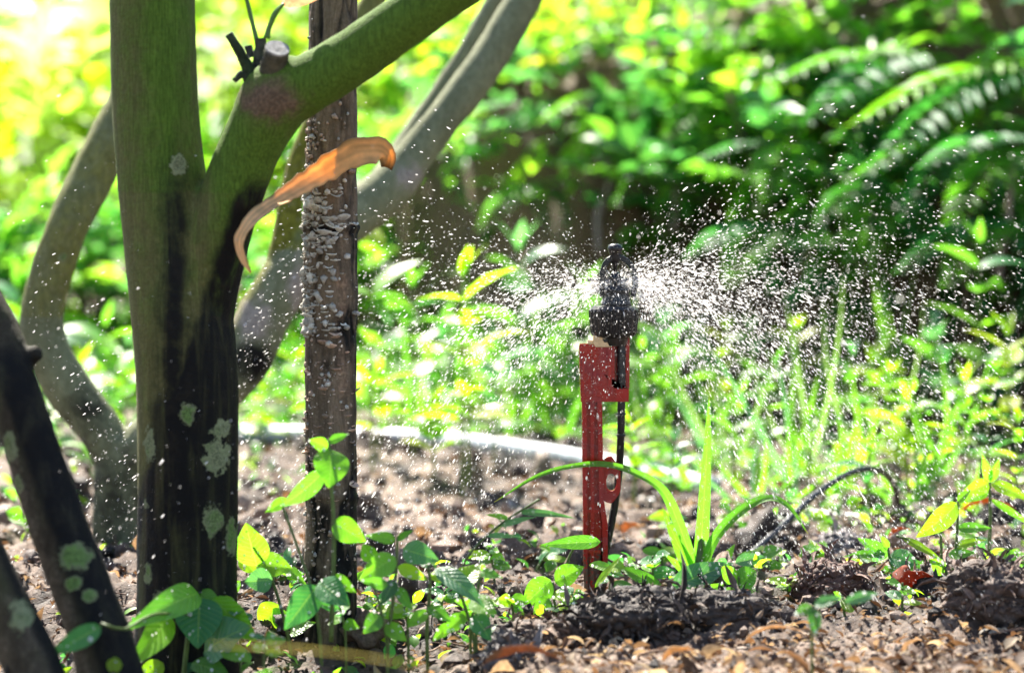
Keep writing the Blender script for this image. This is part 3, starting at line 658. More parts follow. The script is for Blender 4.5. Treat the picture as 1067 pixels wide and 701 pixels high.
# lug with its hole
mb = MB(); n = 28; a = np.linspace(0, 2*pi, n, endpoint=False)
hole = [(637+5.5*math.cos(x), 502+9*math.sin(x)) for x in a]
outer = []
for x in a:
    ca, sa = math.cos(x), math.sin(x); ox = 637+9.5*ca/max(abs(ca), .75) if ca > 0 else 637-10.5*min(1, -ca*1.6); oy = 502+ (27 if sa < 0 else 22)*sa*(1-.45*max(0, ca))
    outer.append((ox, oy))
rings = []
for lst, yo in ((hole, -.0028), (outer, -.0028), (outer, .0028), (hole, .0028)):
    f = np.array([P(p, r, DS) for p, r in lst]); f[:, 1] = DS+yo; rings.append(f)
k = np.arange(n); k2 = (k+1) % n; Q = []
for r0 in range(4):
    r1 = (r0+1) % 4; Q.append(np.stack([r0*n+k, r0*n+k2, r1*n+k2, r1*n+k], -1))
mb.add(np.vstack(rings), np.vstack(Q)); lug = mb.build('lug', M_RED, stake, smooth=False); bevel(lug, .0004)
mb = MB()
tube(mb, np.array([[*P(647, 345, DS-.004), .0042], [*P(647.5, 400, DS-.004), .0042], [*P(647, 450, DS-.002), .0040], [*P(645, 490, DS+.006), .0040], [*P(640, 530, DS+.010), .0040], [*P(633, 565, DS+.012), .0040], [*P(628, 590, DS+.016), .0040], [*P(622, 640, DS+.03), .004]]), 16, 60)
tb = mb.build('riser_tube', M_BLACK, t)
# coiled lettering-like ridges on the tube read as a fine spiral
for yy in (366, 388, 430, 452):
    mb = MB(); tube(mb, np.array([[*P(647.3, yy, DS-.0035), .0049], [*P(647.3, yy+2.4, DS-.0035), .0049]]), 16, 3); bevel(mb.build('tube_ring', M_BLACK, tb), .0004)
mb = MB(); prism(mb, [(618, 349), (637, 349), (637, 361), (620, 361), (617, 356)], -.012, -.001); boxp(mb, 612, 619, 354, 358, -.010, -.004)
con = mb.build('connector', M_CREAM, t, smooth=False); bevel(con)
mb = MB(); prism(mb, [(627, 352), (633, 353), (632, 356), (629, 356)], -.0132, -.0115); mb.build('notch_shade', M_BLACK, con, smooth=False)  # black piece added for the shaded notch in the connector
def lathe(mb, prof, px, seg=48, ribs=0, amp=0, d=DS):
    c = P(px, 250, d); a = np.linspace(0, 2*pi, seg, endpoint=False); m = len(prof)
    rows = []
    for r, py_, rb in prof:
        rad = r*.001*(1+rb*amp*np.sign(np.sin(a*ribs))) if ribs else np.full(seg, r*.001)
        z = P(px, py_, d)[2]; rows.append(np.c_[c[0]+rad*np.cos(a), d+rad*np.sin(a), np.full(seg, z)])
    v = np.vstack(rows+[np.array([[c[0], d, rows[0][0, 2]], [c[0], d, rows[-1][0, 2]]])])
    i = np.arange(m-1)[:, None]*seg; j = np.arange(seg)[None]; j2 = (j+1) % seg
    q = np.stack([i+j, i+seg+j, i+seg+j2, i+j2], -1).reshape(-1, 4); jj = np.arange(seg); jn = (jj+1) % seg
    mb.add(v, q, np.vstack([np.stack([np.full(seg, m*seg), jj, jn], -1), np.stack([np.full(seg, m*seg+1), (m-1)*seg+jn, (m-1)*seg+jj], -1)]))
CX = 640
mb = MB(); lathe(mb, [(16, 318, 0), (22, 319, 0), (25, 322, 0), (25.5, 324, 1), (25, 332, 1), (23.5, 346, 1), (22, 350, 0), (15, 352, 0), (13, 360, 0)], CX-.5, 96, 24, .035)
cap = mb.build('cap', M_BLACK, t, smooth=False)
mb = MB(); lathe(mb, [(9, 296, 0), (11, 298, 0), (14.5, 300, 0), (15, 303, 0), (14, 306, 0), (15, 310, 0), (15.5, 316, 0), (17, 319, 0)], CX+2, 40)
for ang in (0, 1.05, 2.1, 3.14, 4.2, 5.2): pass
mb.build('nozzle_body', M_BLACK, t)
mb = MB(); lathe(mb, [(3, 283, 0), (5, 285, 0), (7.5, 289, 0), (8, 291, 0), (4, 293.5, 0), (3, 297, 0)], CX+1, 32); sp = mb.build('spinner', M_BLACK, t)
mb = MB(); prism(mb, [(612, 290), (630, 288), (655, 289), (655, 293), (630, 294), (612, 293)], -.003, .003); bevel(mb.build('spinner_arm', M_BLACK, sp, smooth=False))
def strap(mb, pts, wpx, y0, y1):
    """flat curved bar along px points"""
    c = resample(np.array([[a, b, 0.] for a, b in pts]), 26)[:, :2]; T = norm(np.gradient(c, axis=0)); Nn = np.c_[-T[:, 1], T[:, 0]]
    A, B = c+Nn*wpx/2, c-Nn*wpx/2; m = len(c); vv = []
    for S, yo in ((A, y0), (B, y0), (B, y1), (A, y1)):
        f = np.array([P(p, r, DS) for p, r in S]); f[:, 1] = DS+yo; vv.append(f)
    k = np.arange(m-1); Q = []
    for r0 in range(4):
        r1 = (r0+1) % 4; Q.append(np.stack([r0*m+k, r1*m+k, r1*m+k+1, r0*m+k+1], -1))
    Q.append(np.array([[0, m, 2*m, 3*m], [4*m-1, 3*m-1, 2*m-1, m-1]]))
    mb.add(np.vstack(vv), np.vstack(Q))
mb = MB(); strap(mb, [(659, 309), (661.5, 296), (660, 282), (653, 272), (643, 268), (634, 271), (628.5, 280), (627, 292), (628, 309)], 6.0, -.005, .005)
br = mb.build('bridge', M_BLACK, t, smooth=False); bevel(br, .0008)
mb = MB(); lathe(mb, [(3, 254, 0), (7, 255.5, 0), (8, 258.5, 0), (7, 263, 0), (5.5, 265, 0), (7, 269, 0), (5, 273, 0), (2.6, 276, 0), (2.4, 288, 0)], CX+1, 32); mb.build('top_knob', M_BLACK, br)

# ------------------------------------------------------------------ pipes, hose, sticks
mb = MB(); pp = [P(150, 452, 4.46), P(260, 455, 4.38), P(370, 458, 4.28), P(470, 463, 4.15), P(560, 475, 3.95), P(640, 489, 3.75), P(745, 512, 3.45)]
tube(mb, np.array([[p[0], p[1], p[2]+.006, .0150] for p in pp]), 28, 90); tag(mb.build('water_pipe', M_PIPE), 'long grey plastic pipe lying on the soil behind the sprinkler', 'pipe')
mb = MB(); tube(mb, np.array([[*P(782, 578, 2.75), .0042], [*P(815, 548, 2.82), .0042], [*P(850, 515, 2.9), .0042], [*P(885, 493, 2.98), .0042], [*P(912, 489, 3.03), .0042], [*P(930, 503, 3.08), .0042], [*P(936, 532, 3.12), .0042], [*P(934, 560, 3.14), .0042]]), 12, 70)
tag(mb.build('feeder_hose', M_BLACK), 'thin black hose arching out of the soil right of the sprinkler', 'hose')
mb = MB(); tube(mb, np.array([[*P(775, 528, 3.3), .006], [*P(860, 537, 3.15), .0065], [*P(960, 545, 3.05), .006], [*P(1100, 552, 2.98), .006]]), 12, 40)
tag(mb.build('pale_stick', M_PALE), 'pale bleached stick lying on the ground behind the black hose', 'stick')
mb = MB(); tube(mb, np.array([[*P(560, 512, 3.45), .004], [*P(660, 520, 3.4), .005], [*P(705, 525, 3.36), .004]]), 10, 30)
tag(mb.build('pale_stick', M_PALE), 'short pale stick below the grey pipe beside the red stake', 'stick')
mb = MB(); tube(mb, np.array([[*P(722, 592, 2.5), .0016], [*P(735, 606, 2.46), .0014], [*P(750, 622, 2.44), .001]]), 7, 14, col=(.02, .018, .015))
tag(mb.build('twig', M_WOOD), 'short black twig slanting beneath the tall grass plant', 'twig')
mb = MB(); tube(mb, np.array([[*P(30, 600, 2.0), .0014], [*P(18, 650, 1.98), .0018], [*P(6, 706, 1.96), .002]]), 7, 20, col=(.03, .025, .02))
tag(mb.build('twig', M_WOOD), 'thin dark twig standing in front of the lower left corner trunk', 'twig')
mb = MB(); leaf(mb, P(215, 672, 1.45), P(480, 704, 1.47), .0034, 'lance', .5, .3, .25, (.36, .35, .17), n=24)
tag(mb.build('fallen_straw', M_STEM), 'blurred yellowish fallen grass blade lying close in front along the bottom edge', 'grass')
mb = MB(); leaf(mb, P(250, 712, 1.8), P(330, 692, 1.8), .008, 'blade', .2, .3, .5, (.10, .25, .04), n=16)
tag(mb.build('fallen_straw', M_LEAF), 'short green blurred grass blade at the bottom edge below the thin trunk', 'grass')

# clods
def clod(px, py, rpx, label, col, d=None, sq=(1.1, .9, .75)):
    d = d or 900/(py-250); p = P(px, py, d); r = rpx/FPX*d; bv, bt = ico(5)
    rg = 1-np.abs(fbm(bv*4+px, 4, 8))*2.2
    f = 1+.40*fbm(bv*1.5+px, 3, 5)+.22*fbm(bv*4+py, 3, 6)+.07*rg+.10*fbm(bv*11, 3, 7, .7)
    mb = MB(); vv = bv*f[:, None]*r*np.array(sq); c = np.array(col)*np.clip(.85+1.3*fbm(bv*9+px, 4, 9, .7)[:, None]+.3*fbm(bv*3, 2, 10)[:, None], .2, 2.5)
    p[2] = float(gz(p[0], p[1], False))+r*.22; mb.add(p+vv, None, bt, c)
    k = rng.integers(0, len(vv), int(260*(rpx/34)**2)); k = k[bv[k, 2] > -.4]
    blobs(mb, p+vv[k], rng.gamma(2, .0011, len(k))+.0006, c[k]*rng.uniform(.6, 1.7, (len(k), 1)), ICO1, rough=.6)
    k = rng.integers(0, len(vv), int(200*(rpx/34)**2)); dr = norm(rng.normal(0, 1, (len(k), 3))+bv[k]*.3)
    scatter(mb, p+vv[k], dr, rng.gamma(3, .004, len(k))+.004, rng.uniform(.05, .3, len(k)), c[k]*rng.uniform(.6, 2.6, (len(k), 1)), 'lance', 3, 2, .3, .9, .9)
    tag(mb.build('soil_clod', M_CRUMB), label, 'clod')
clod(1042, 648, 46, 'large dark clod of earth at the right edge in front', (.085, .055, .042))
clod(975, 618, 30, 'middle sized brown clod just right of the red brown leaf', (.10, .06, .045))
clod(868, 622, 34, 'crumbly reddish clod standing between grass plant and red brown leaf', (.11, .055, .038))
clod(660, 652, 50, 'largest dark earth lump right in front of the red stake', (.04, .028, .022), sq=(1.35, .9, .72))
clod(575, 655, 34, 'brown fibrous lump left of the lump before the stake', (.085, .05, .033), sq=(1.4, .8, .7))
clod(745, 650, 34, 'low dark lump of earth in front of the tall grass plant', (.05, .035, .027), sq=(1.5, .8, .6))
clod(525, 665, 26, 'greyish upright lump of earth beside the leaf cluster', (.10, .085, .08), sq=(.9, .8, 1.2))
clod(330, 684, 36, 'dark wet lump of earth at the foot of the thin trunk', (.045, .03, .025), sq=(1.6, .8, .6))
clod(1045, 552, 30, 'black burnt looking clod behind the right edge seedlings', (.02, .017, .016))
clod(880, 575, 24, 'small grey lump under the arching black hose', (.13, .11, .11))
clod(530, 528, 14, 'pale grey stone on the brown mulch left of the stake', (.34, .33, .34))
# fallen leaves
def fallen(px, py, px2, py2, wpx, label, col, d=None, roll=.2, droop=1.2, fold=.5):
    d = d or 900/(py-250); mb = MB(); leaf(mb, P(px, py, d), P(px2, py2, d-.02), wpx/FPX*d, 'ovate', roll, fold, droop, col, wave=.05)
    o = mb.build('fallen_leaf', M_DRY); o.modifiers.new('s', 'SOLIDIFY').thickness = .0004; tag(o, label, 'leaf')
fallen(938, 618, 972, 600, 26, 'curled red brown leaf lying between the dark clods', (.30, .07, .03), 2.42, .6)
fallen(935, 592, 952, 612, 20, 'upright maroon leaf leaning on the curled red brown one', (.22, .06, .035), 2.45, -.9)
fallen(1000, 533, 1058, 530, 14, 'orange dry leaf beneath the seedlings at the right edge', (.50, .20, .04), 2.9, .4)
fallen(500, 694, 590, 690, 22, 'brown curled leaf in the pale litter at the bottom edge', (.32, .17, .09), 2.03, .5)
fallen(648, 555, 668, 548, 16, 'small tan leaf on the soil right of the stake', (.5, .30, .15), 2.85, .3)
fallen(925, 560, 950, 552, 9, 'rusty strip of leaf behind the red brown leaf', (.42, .16, .06), 2.75, .3)
fallen(690, 688, 730, 680, 18, 'pale straw coloured leaf below the dark lump before the stake', (.6, .47, .3), 2.06, .3)
fallen(775, 668, 840, 660, 12, 'long cream leaf strip near the crumbly reddish clod', (.62, .52, .4), 2.12, .3)

# ------------------------------------------------------------------ near plants
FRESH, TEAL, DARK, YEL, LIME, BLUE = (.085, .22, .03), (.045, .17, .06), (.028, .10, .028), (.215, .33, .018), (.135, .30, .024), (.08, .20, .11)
def plant(name, label, cat, stems, leaves, d, base=None, group=None, stemcol=(.09, .14, .03), mat=None):
    """stems: lists of px,py[,width]; leaves: bx,by,tx,ty,width,kind,roll,droop,colour[,depth base,depth tip]"""
    base = base if base is not None else P(stems[0][-1][0], stems[0][-1][1], d)
    t = thing(name, label, cat, base, group)
    for s in stems:
        rows = [[*P(a[0], a[1], d+(a[3] if len(a) > 3 else 0)), (a[2] if len(a) > 2 else 3)/2/FPX*d] for a in s]
        low = P(s[-1][0], s[-1][1], d); zg = float(gz(low[0], low[1]))
        if abs(low[2]-zg) < .06 and zg < low[2]: rows.append([low[0]+.001, low[1], zg-.004, rows[-1][3]])
        mb = MB(); tube(mb, np.array(rows), 8, max(8, 6*len(rows)), col=stemcol); mb.build('stem', M_STEM, t)
    for L in leaves:
        bx, by, tx, ty, wd, kind, roll, droop, col = L[:9]; db, dt = (L[9], L[10]) if len(L) > 10 else (0, -.01)
        mb = MB(); c = np.array(col)*rng.uniform(.88, 1.12)
        leaf(mb, P(bx, by, d+db), P(tx, ty, d+dt), wd/FPX*d*1.08, kind, roll, .22, droop, c, up=(0, -.85, .55), n=16 if kind != 'blade' else 30, m=8)
        V_ = mb.v[0]; nb = rng.integers(2, 9) if wd > 9 else rng.integers(0, 3)
        if d < 2.6:
            for q_ in rng.integers(12, len(V_)-12, nb):
                f_ = rng.random(); BEADS.append(V_[q_]*f_+V_[q_-1]*(1-f_)) if abs(V_[q_]-V_[q_-1]).max() < .01 else None
        mb.build('leaf' if kind != 'blade' else 'blade', mat or M_LEAF, t)
    return t
BEADS = []
O, LN, BL, RD = 'ovate', 'lance', 'blade', 'round'
plant('seedling', 'broad leaved wet seedling at the foot of the thick forked tree', 'plant',
      [[(200, 630, 5), (196, 660, 5), (192, 700, 6)], [(200, 640, 3), (160, 640, 3, -.12), (128, 656, 3, -.17), (104, 652, 2.5, -.19)]],
      [(207, 618, 126, 658, 30, O, .5, .9, FRESH, 0, -.12), (208, 622, 206, 676, 46, O, .1, .5, TEAL, 0, -.03), (222, 622, 268, 668, 30, O, -.5, .5, LIME, 0, .0),
       (212, 680, 262, 652, 48, O, .2, .5, BLUE, -.01, -.03), (106, 652, 48, 684, 19, LN, .4, .4, TEAL, -.19, -.2), (176, 640, 130, 700, 30, LN, .7, .5, LIME, 0, -.12),
       (190, 620, 168, 640, 22, O, .6, .4, LIME, .02, .02), (205, 618, 232, 640, 24, O, -.3, .5, FRESH, .02, .0), (160, 660, 138, 690, 14, LN, .2, .4, LIME, -.01, -.03),
       (200, 690, 240, 706, 24, O, .3, .4, FRESH, -.02, -.04), (170, 690, 140, 712, 20, O, .3, .4, YEL, 0, -.02), (232, 676, 262, 690, 20, O, .2, .4, LIME, -.03, -.05),
       (150, 672, 172, 664, 16, O, .2, .4, LIME, -.02, -.03), (120, 684, 118, 704, 14, O, .2, .4, YEL, -.17, -.17)], 2.19)
plant('seedling', 'tall slim seedling standing against the thin fungus trunk', 'plant',
      [[(343, 458, 3), (345, 500, 4), (348, 550, 4.5), (347, 605, 5), (345, 668, 5)], [(294, 526, 3), (310, 570, 3), (326, 620, 3.5), (334, 672, 4)]],
      [(342, 466, 321, 458, 14, O, .4, .5, LIME), (342, 460, 364, 452, 9, O, -.3, .3, FRESH), (345, 468, 343, 509, 36, O, .3, .35, LIME, .0, -.02), (342, 487, 330, 472, 20, O, .4, .3, FRESH, .02, .03),
       (338, 490, 292, 528, 22, O, .9, .5, FRESH, 0, -.02), (347, 543, 382, 564, 25, O, -.5, .5, LIME), (330, 610, 296, 656, 30, O, .4, .4, TEAL, 0, -.03), (332, 606, 365, 632, 28, O, -.2, .5, TEAL, 0, -.03),
       (346, 600, 372, 618, 14, LN, -.2, .4, LIME), (300, 520, 276, 534, 12, LN, .3, .3, LIME, .03, .04)], 2.17)
plant('seedling', 'bright yellow leaved seedling glowing between the two front trunks', 'plant',
      [[(262, 560, 3), (278, 590, 3), (292, 630, 3.5), (302, 672, 4)]],
      [(268, 590, 256, 544, 34, O, .2, .4, (.16, .31, .03)), (268, 588, 305, 592, 26, O, -.2, .5, (.17, .31, .03)), (284, 604, 254, 606, 24, O, .3, .5, BLUE, -.04, -.05), (250, 580, 268, 600, 18, LN, .2, .4, YEL, .02, .02),
       (296, 590, 320, 610, 12, LN, .1, .4, LIME), (292, 630, 270, 655, 30, O, .2, .4, YEL, .05, .05), (300, 655, 285, 632, 18, O, .1, .4, LIME, .04, .05), (302, 660, 330, 648, 16, LN, .2, .5, LIME)], 2.3)
plant('seedling', 'upright seedling with pale narrow leaves right of the thin trunk', 'plant',
      [[(414, 558, 3), (413, 590, 3.5), (409, 630, 4), (404, 676, 4)], [(388, 605, 2.5), (398, 640, 3), (403, 672, 3)]],
      [(412, 562, 380, 558, 12, LN, .2, .4, LIME), (414, 562, 431, 552, 8, LN, -.2, .3, FRESH), (412, 580, 374, 604, 24, O, .3, .5, LIME, 0, -.02), (412, 604, 396, 632, 14, O, .2, .5, DARK, 0, -.03), (414, 612, 430, 636, 12, LN, -.4, .5, FRESH),
       (404, 610, 374, 604, 12, LN, .3, .4, FRESH, -.03, -.04), (390, 584, 378, 566, 18, O, .6, .4, LIME, .04, .04), (396, 640, 378, 660, 18, O, .4, .5, FRESH, -.01, -.03), (402, 650, 424, 668, 16, O, -.2, .4, LIME), (414, 590, 446, 604, 14, LN, -.3, .5, YEL, .03, .04)], 2.16)
plant('seedling', 'seedling with one cupped blue green leaf on a dark stem', 'plant',
      [[(446, 588, 3), (448, 610, 3.5), (445, 655, 4)]],
      [(420, 572, 458, 584, 24, O, -.3, .7, BLUE, .0, -.02), (447, 592, 436, 574, 10, LN, .2, .3, TEAL, 0, .02), (446, 630, 470, 648, 14, O, 0, .4, FRESH), (446, 636, 424, 654, 14, O, 0, .4, LIME)], 2.2)
plant('seedling', 'leafy seedling with a yellow lit leaf and long wet drooping leaf', 'plant',
      [[(472, 600, 3), (484, 630, 3.5), (494, 668, 4)], [(500, 600, 3), (496, 640, 3)]],
      [(453, 592, 506, 634, 24, LN, .3, .6, BLUE, -.02, -.04), (478, 612, 500, 588, 26, O, .3, .4, YEL, .03, .04), (500, 596, 524, 602, 11, LN, 0, .4, FRESH), (490, 625, 518, 640, 22, O, 0, .5, LIME, -.01, -.03),
       (484, 640, 462, 660, 16, O, .2, .4, LIME), (494, 640, 512, 668, 20, O, -.2, .5, TEAL, -.02, -.04), (470, 600, 446, 600, 14, O, .3, .4, YEL, .04, .05), (492, 610, 474, 594, 16, O, .3, .4, LIME, .05, .06), (470, 650, 450, 668, 12, LN, .2, .4, LIME)], 2.2)
plant('seedling', 'three leaved lime green seedling just left of the stake foot', 'plant',
      [[(576, 606, 3), (578, 630, 3), (580, 650, 3.5)], [(566, 612, 2.5), (576, 634, 3)]],
      [(574, 604, 548, 628, 26, RD, .3, .5, LIME), (578, 606, 609, 590, 22, O, -.2, .5, LIME), (578, 616, 594, 626, 14, O, 0, .4, YEL), (572, 622, 556, 640, 16, O, .2, .4, LIME, -.02, -.03)], 2.38)
plant('seedling', 'single stem with one narrow flat leaf pointing at the stake', 'plant',
      [[(600, 566, 2.5), (590, 590, 2.5), (588, 632, 3)]], [(626, 564, 561, 568, 14, LN, .3, .4, FRESH, .0, -.02), (620, 612, 650, 577, 8, LN, .4, .3, YEL, -.05, -.05)], 2.4)
gp = plant('grass_plant', 'tall grass plant with one upright blade and arching side blades', 'plant',
      [[(729, 560, 9), (728, 590, 11), (727, 622, 9)]],
      [(728, 600, 739, 412, 15, BL, -.3, .12, (.10, .255, .028)), (722, 600, 690, 528, 14, BL, .5, .25, LIME, 0, .0),
       (728, 606, 690, 575, 10, LN, .4, .5, LIME), (740, 606, 766, 566, 16, LN, -.3, .5, LIME, .05, .06), (700, 612, 766, 586, 26, LN, -.1, .4, BLUE, -.05, -.02), (766, 586, 800, 580, 14, LN, -.1, .4, BLUE, -.02, .0),
       (704, 626, 764, 606, 12, LN, -.2, .4, LIME, -.07, -.06), (690, 612, 640, 588, 13, LN, .3, .5, FRESH, -.03, .0), (745, 610, 745, 580, 24, RD, .1, .4, LIME, .07, .08)], 2.52)
for rows, c in (([(726, 600, 9), (708, 548, 12), (690, 511, 11), (662, 493, 8.5), (631, 484, 7), (595, 486, 6), (558, 497, 4.5), (515, 523, .6)], (.10, .25, .03)), ([(730, 600, 8), (744, 563, 11), (770, 534, 11), (800, 519, 8), (822, 528, 5), (842, 556, .6)], FRESH)):
    mb = MB(); ribbon(mb, [[*P(a, b, 2.52-.01*k), wd/FPX*2.52] for k, (a, b, wd) in enumerate(rows)], .3, c); mb.build('blade', M_LEAF, gp)
plant('clover_plant', 'low round leaved plant beneath the grass plant blades', 'plant', [[(770, 600, 3), (772, 622, 3)]],
      [(770, 612, 788, 594, 26, RD, .2, .5, FRESH), (766, 606, 752, 590, 16, RD, .2, .4, LIME), (774, 618, 796, 616, 12, LN, .1, .4, FRESH), (768, 616, 744, 622, 12, LN, .1, .4, LIME)], 2.45)
plant('seedling', 'yellow green seedling with folded leaves at the right, behind red brown leaf', 'plant',
      [[(998, 522, 2.5), (997, 560, 3), (992, 604, 3)], [(980, 548, 2.5), (981, 580, 3), (982, 606, 3)], [(934, 558, 3), (960, 568, 3), (985, 592, 3)]],
      [(998, 524, 954, 560, 22, O, .5, .9, YEL), (998, 550, 1034, 550, 11, LN, -.2, .4, FRESH), (940, 560, 985, 586, 9, LN, .1, .3, YEL), (996, 570, 1028, 562, 10, LN, 0, .4, YEL), (988, 578, 1018, 576, 12, LN, 0, .3, FRESH),
       (998, 522, 1012, 510, 9, LN, 0, .3, LIME), (984, 596, 968, 582, 16, O, .3, .4, LIME)], 2.42)
plant('seedling', 'right edge seedling with star of pointed yellow leaves', 'plant',
      [[(1031, 502, 3), (1032, 540, 3.5), (1030, 585, 4)]],
      [(1031, 503, 1001, 515, 16, O, .4, .8, YEL), (1031, 502, 1023, 472, 10, LN, .2, .3, LIME), (1032, 502, 1042, 476, 9, LN, -.2, .4, LIME), (1033, 503, 1075, 522, 13, LN, -.2, .5, YEL), (1030, 512, 1000, 524, 10, LN, .3, .5, LIME), (1032, 520, 1082, 552, 7, LN, -.3, .4, LIME)], 2.6)
plant('seedling', 'low blue green seedling left of the red brown leaf', 'plant',
      [[(925, 570, 3), (930, 600, 3)]],
      [(925, 580, 893, 560, 15, O, .2, .5, FRESH), (926, 580, 958, 588, 22, O, .0, .4, BLUE), (922, 575, 904, 578, 12, O, .2, .4, BLUE), (926, 572, 916, 556, 8, LN, .1, .3, LIME), (930, 590, 912, 608, 12, O, .1, .4, FRESH), (928, 588, 944, 604, 12, LN, 0, .4, LIME), (922, 576, 878, 580, 10, LN, 0, .4, FRESH), (932, 585, 984, 600, 14, LN, 0, .4, FRESH)], 2.5)
plant('seedling', 'blurred green seedling close in front, right of the bottom middle', 'plant',
      [[(846, 630, 3), (846, 690, 3)]], [(846, 632, 850, 662, 14, O, .2, .5, DARK), (846, 632, 828, 640, 12, O, .1, .4, FRESH), (848, 630, 880, 622, 12, LN, 0, .4, BLUE), (880, 628, 916, 618, 12, O, 0, .4, BLUE, 0, .02)], 2.0)
plant('seedling', 'small seedling with one round yellow leaf beside the reddish clod', 'plant',
      [[(878, 622, 2.5), (880, 640, 3)]], [(878, 624, 888, 638, 14, RD, .1, .3, YEL), (876, 624, 868, 616, 8, O, .1, .3, LIME)], 2.3)
plant('seedling', 'thin bent stalk with ragged pale leaflets over the mulch left of stake', 'plant',
      [[(562, 520, 2.5), (530, 540, 2.5), (505, 560, 2.5), (486, 582, 2.5), (478, 604, 2.5)]],
      [(520, 548, 560, 538, 7, LN, 0, .3, BLUE), (540, 533, 600, 540, 8, LN, 0, .4, BLUE), (506, 558, 545, 560, 6, LN, 0, .4, BLUE), (530, 540, 505, 536, 6, LN, 0, .3, LIME)], 2.6)
# small ground seedlings, each a thing, placed by eye in the gaps
spots = [(515, 600, 'between the leaf cluster and the stake'), (655, 600, 'just right of the stake foot'), (690, 590, 'behind the grass plant, nearer the stake'), (680, 610, 'in front of the grass plant, nearer the stake'), (805, 600, 'right of the low round leaved plant'), (850, 585, 'under the near end of the black hose'),
         (490, 655, 'beside the greyish upright lump'), (600, 640, 'at the near side of the stake foot'), (635, 620, 'touching the stake foot on the right'), (715, 640, 'on the low dark lump before the grass plant'), (820, 620, 'left of the crumbly reddish clod'), (905, 595, 'in front of the low blue green seedling'), (940, 640, 'between reddish clod and the large right clod'), (300, 610, 'between thin trunk and the yellow glowing seedling'), (390, 640, 'close right of the thin trunk'), (460, 630, 'in the middle of the leaf cluster'), (30, 560, 'in the gap between the two lower left trunks'), (560, 590, 'behind the lime seedling left of the stake'), (1020, 590, 'in front of the star leaved seedling'), (1055, 600, 'at the right edge above the large clod'), (250, 660, 'between the wet seedling and the thin trunk'), (275, 690, 'below the yellow glowing seedling'), (360, 660, 'touching the foot of the thin trunk'), (425, 655, 'between the two stems right of the thin trunk'),
         (535, 640, 'on the mound left of the stake'), (60, 470, 'between the lower left trunk and the pale tree'), (75, 530, 'low behind the dark leaning trunk'), (90, 640, 'in front of the dark leaning trunk foot'), (700, 560, 'behind the grass plant left of its blade'), (760, 560, 'behind the grass plant right of its blade'), (870, 560, 'inside the loop of the black hose'), (960, 610, 'beside the curled red brown leaf')]
for k, (a, b, where) in enumerate(spots):
    d = 900/(b-250); h = rng.uniform(14, 34); n = rng.integers(5, 9); sx = rng.normal(0, 6)
    Ls = []
    for i in range(n):
        ang = i*2.4+rng.uniform(-.4, .4); r = rng.uniform(14, 28); hb = b-h*(.35+.65*i/n); c = [LIME, FRESH, YEL, LIME, TEAL][rng.integers(0, 5)]
        Ls.append((a+sx*(b-hb)/h, hb, a+sx+r*math.cos(ang), hb-rng.uniform(-6, 8), rng.uniform(9, 15), [O, LN, RD][k % 3], rng.uniform(-.5, .5), .6, c, 0, .03*math.sin(ang)))
    plant('small_seedling', f"small {['oval', 'narrow', 'round'][k % 3]} leaved seedling {where}", 'plant', [[(a+sx, b-h, 2), (a+sx*.4, b-h*.5, 2.5), (a, b+3, 3)]], Ls, d, group='small seedlings on the soil')

mb = MB(); bd = np.array(BEADS); blobs(mb, bd+np.array([0, -.0006, .0004]), rng.gamma(3, .00026, len(bd))+.0003, np.ones((len(bd), 3)), ICO1, (.75, 1.1), .1)
tag(mb.build('water_beads', M_DROP), 'beads of water clinging to the leaves of the near seedlings', None, None, 'stuff')
# ground cover in one mass
mb = MB()
for lo, hi, pxa, pxb, N in ((436, 456, 240, 640, 900), (440, 500, 640, 1200, 1300), (500, 600, 780, 1200, 500), (560, 640, 480, 1067, 420), (590, 700, 60, 520, 360), (452, 560, 700, 1200, 520), (440, 520, -80, 330, 300), (500, 580, -80, 160, 160)):
    x, y, z = rand_ground(N, lo, hi, pxa, pxb); cl = vnoise(np.c_[x*9, y*9, x*0], 90) > -.1
    x, y, z = x[cl], y[cl], z[cl]; n = len(x); az = rng.uniform(0, 2*pi, n); e = rng.uniform(.05, .9, n)
    cs = np.array([FRESH, LIME, YEL, TEAL, DARK])[rng.integers(0, 5, n)]*rng.uniform(.7, 1.25, (n, 1))
    scatter(mb, np.c_[x, y, z+rng.uniform(.001, .015, n)], np.c_[np.cos(az)*np.cos(e), np.sin(az)*np.cos(e), np.sin(e)], rng.uniform(.008, .022, n)*(1+.3*(y > 3)), rng.uniform(.35, .7, n), cs, 'ovate', 4, 2, .25, .7, .4)
tag(mb.build('ground_cover', M_FAR), 'sprinkling of tiny weeds sprouting over the soil', None, None, 'stuff')

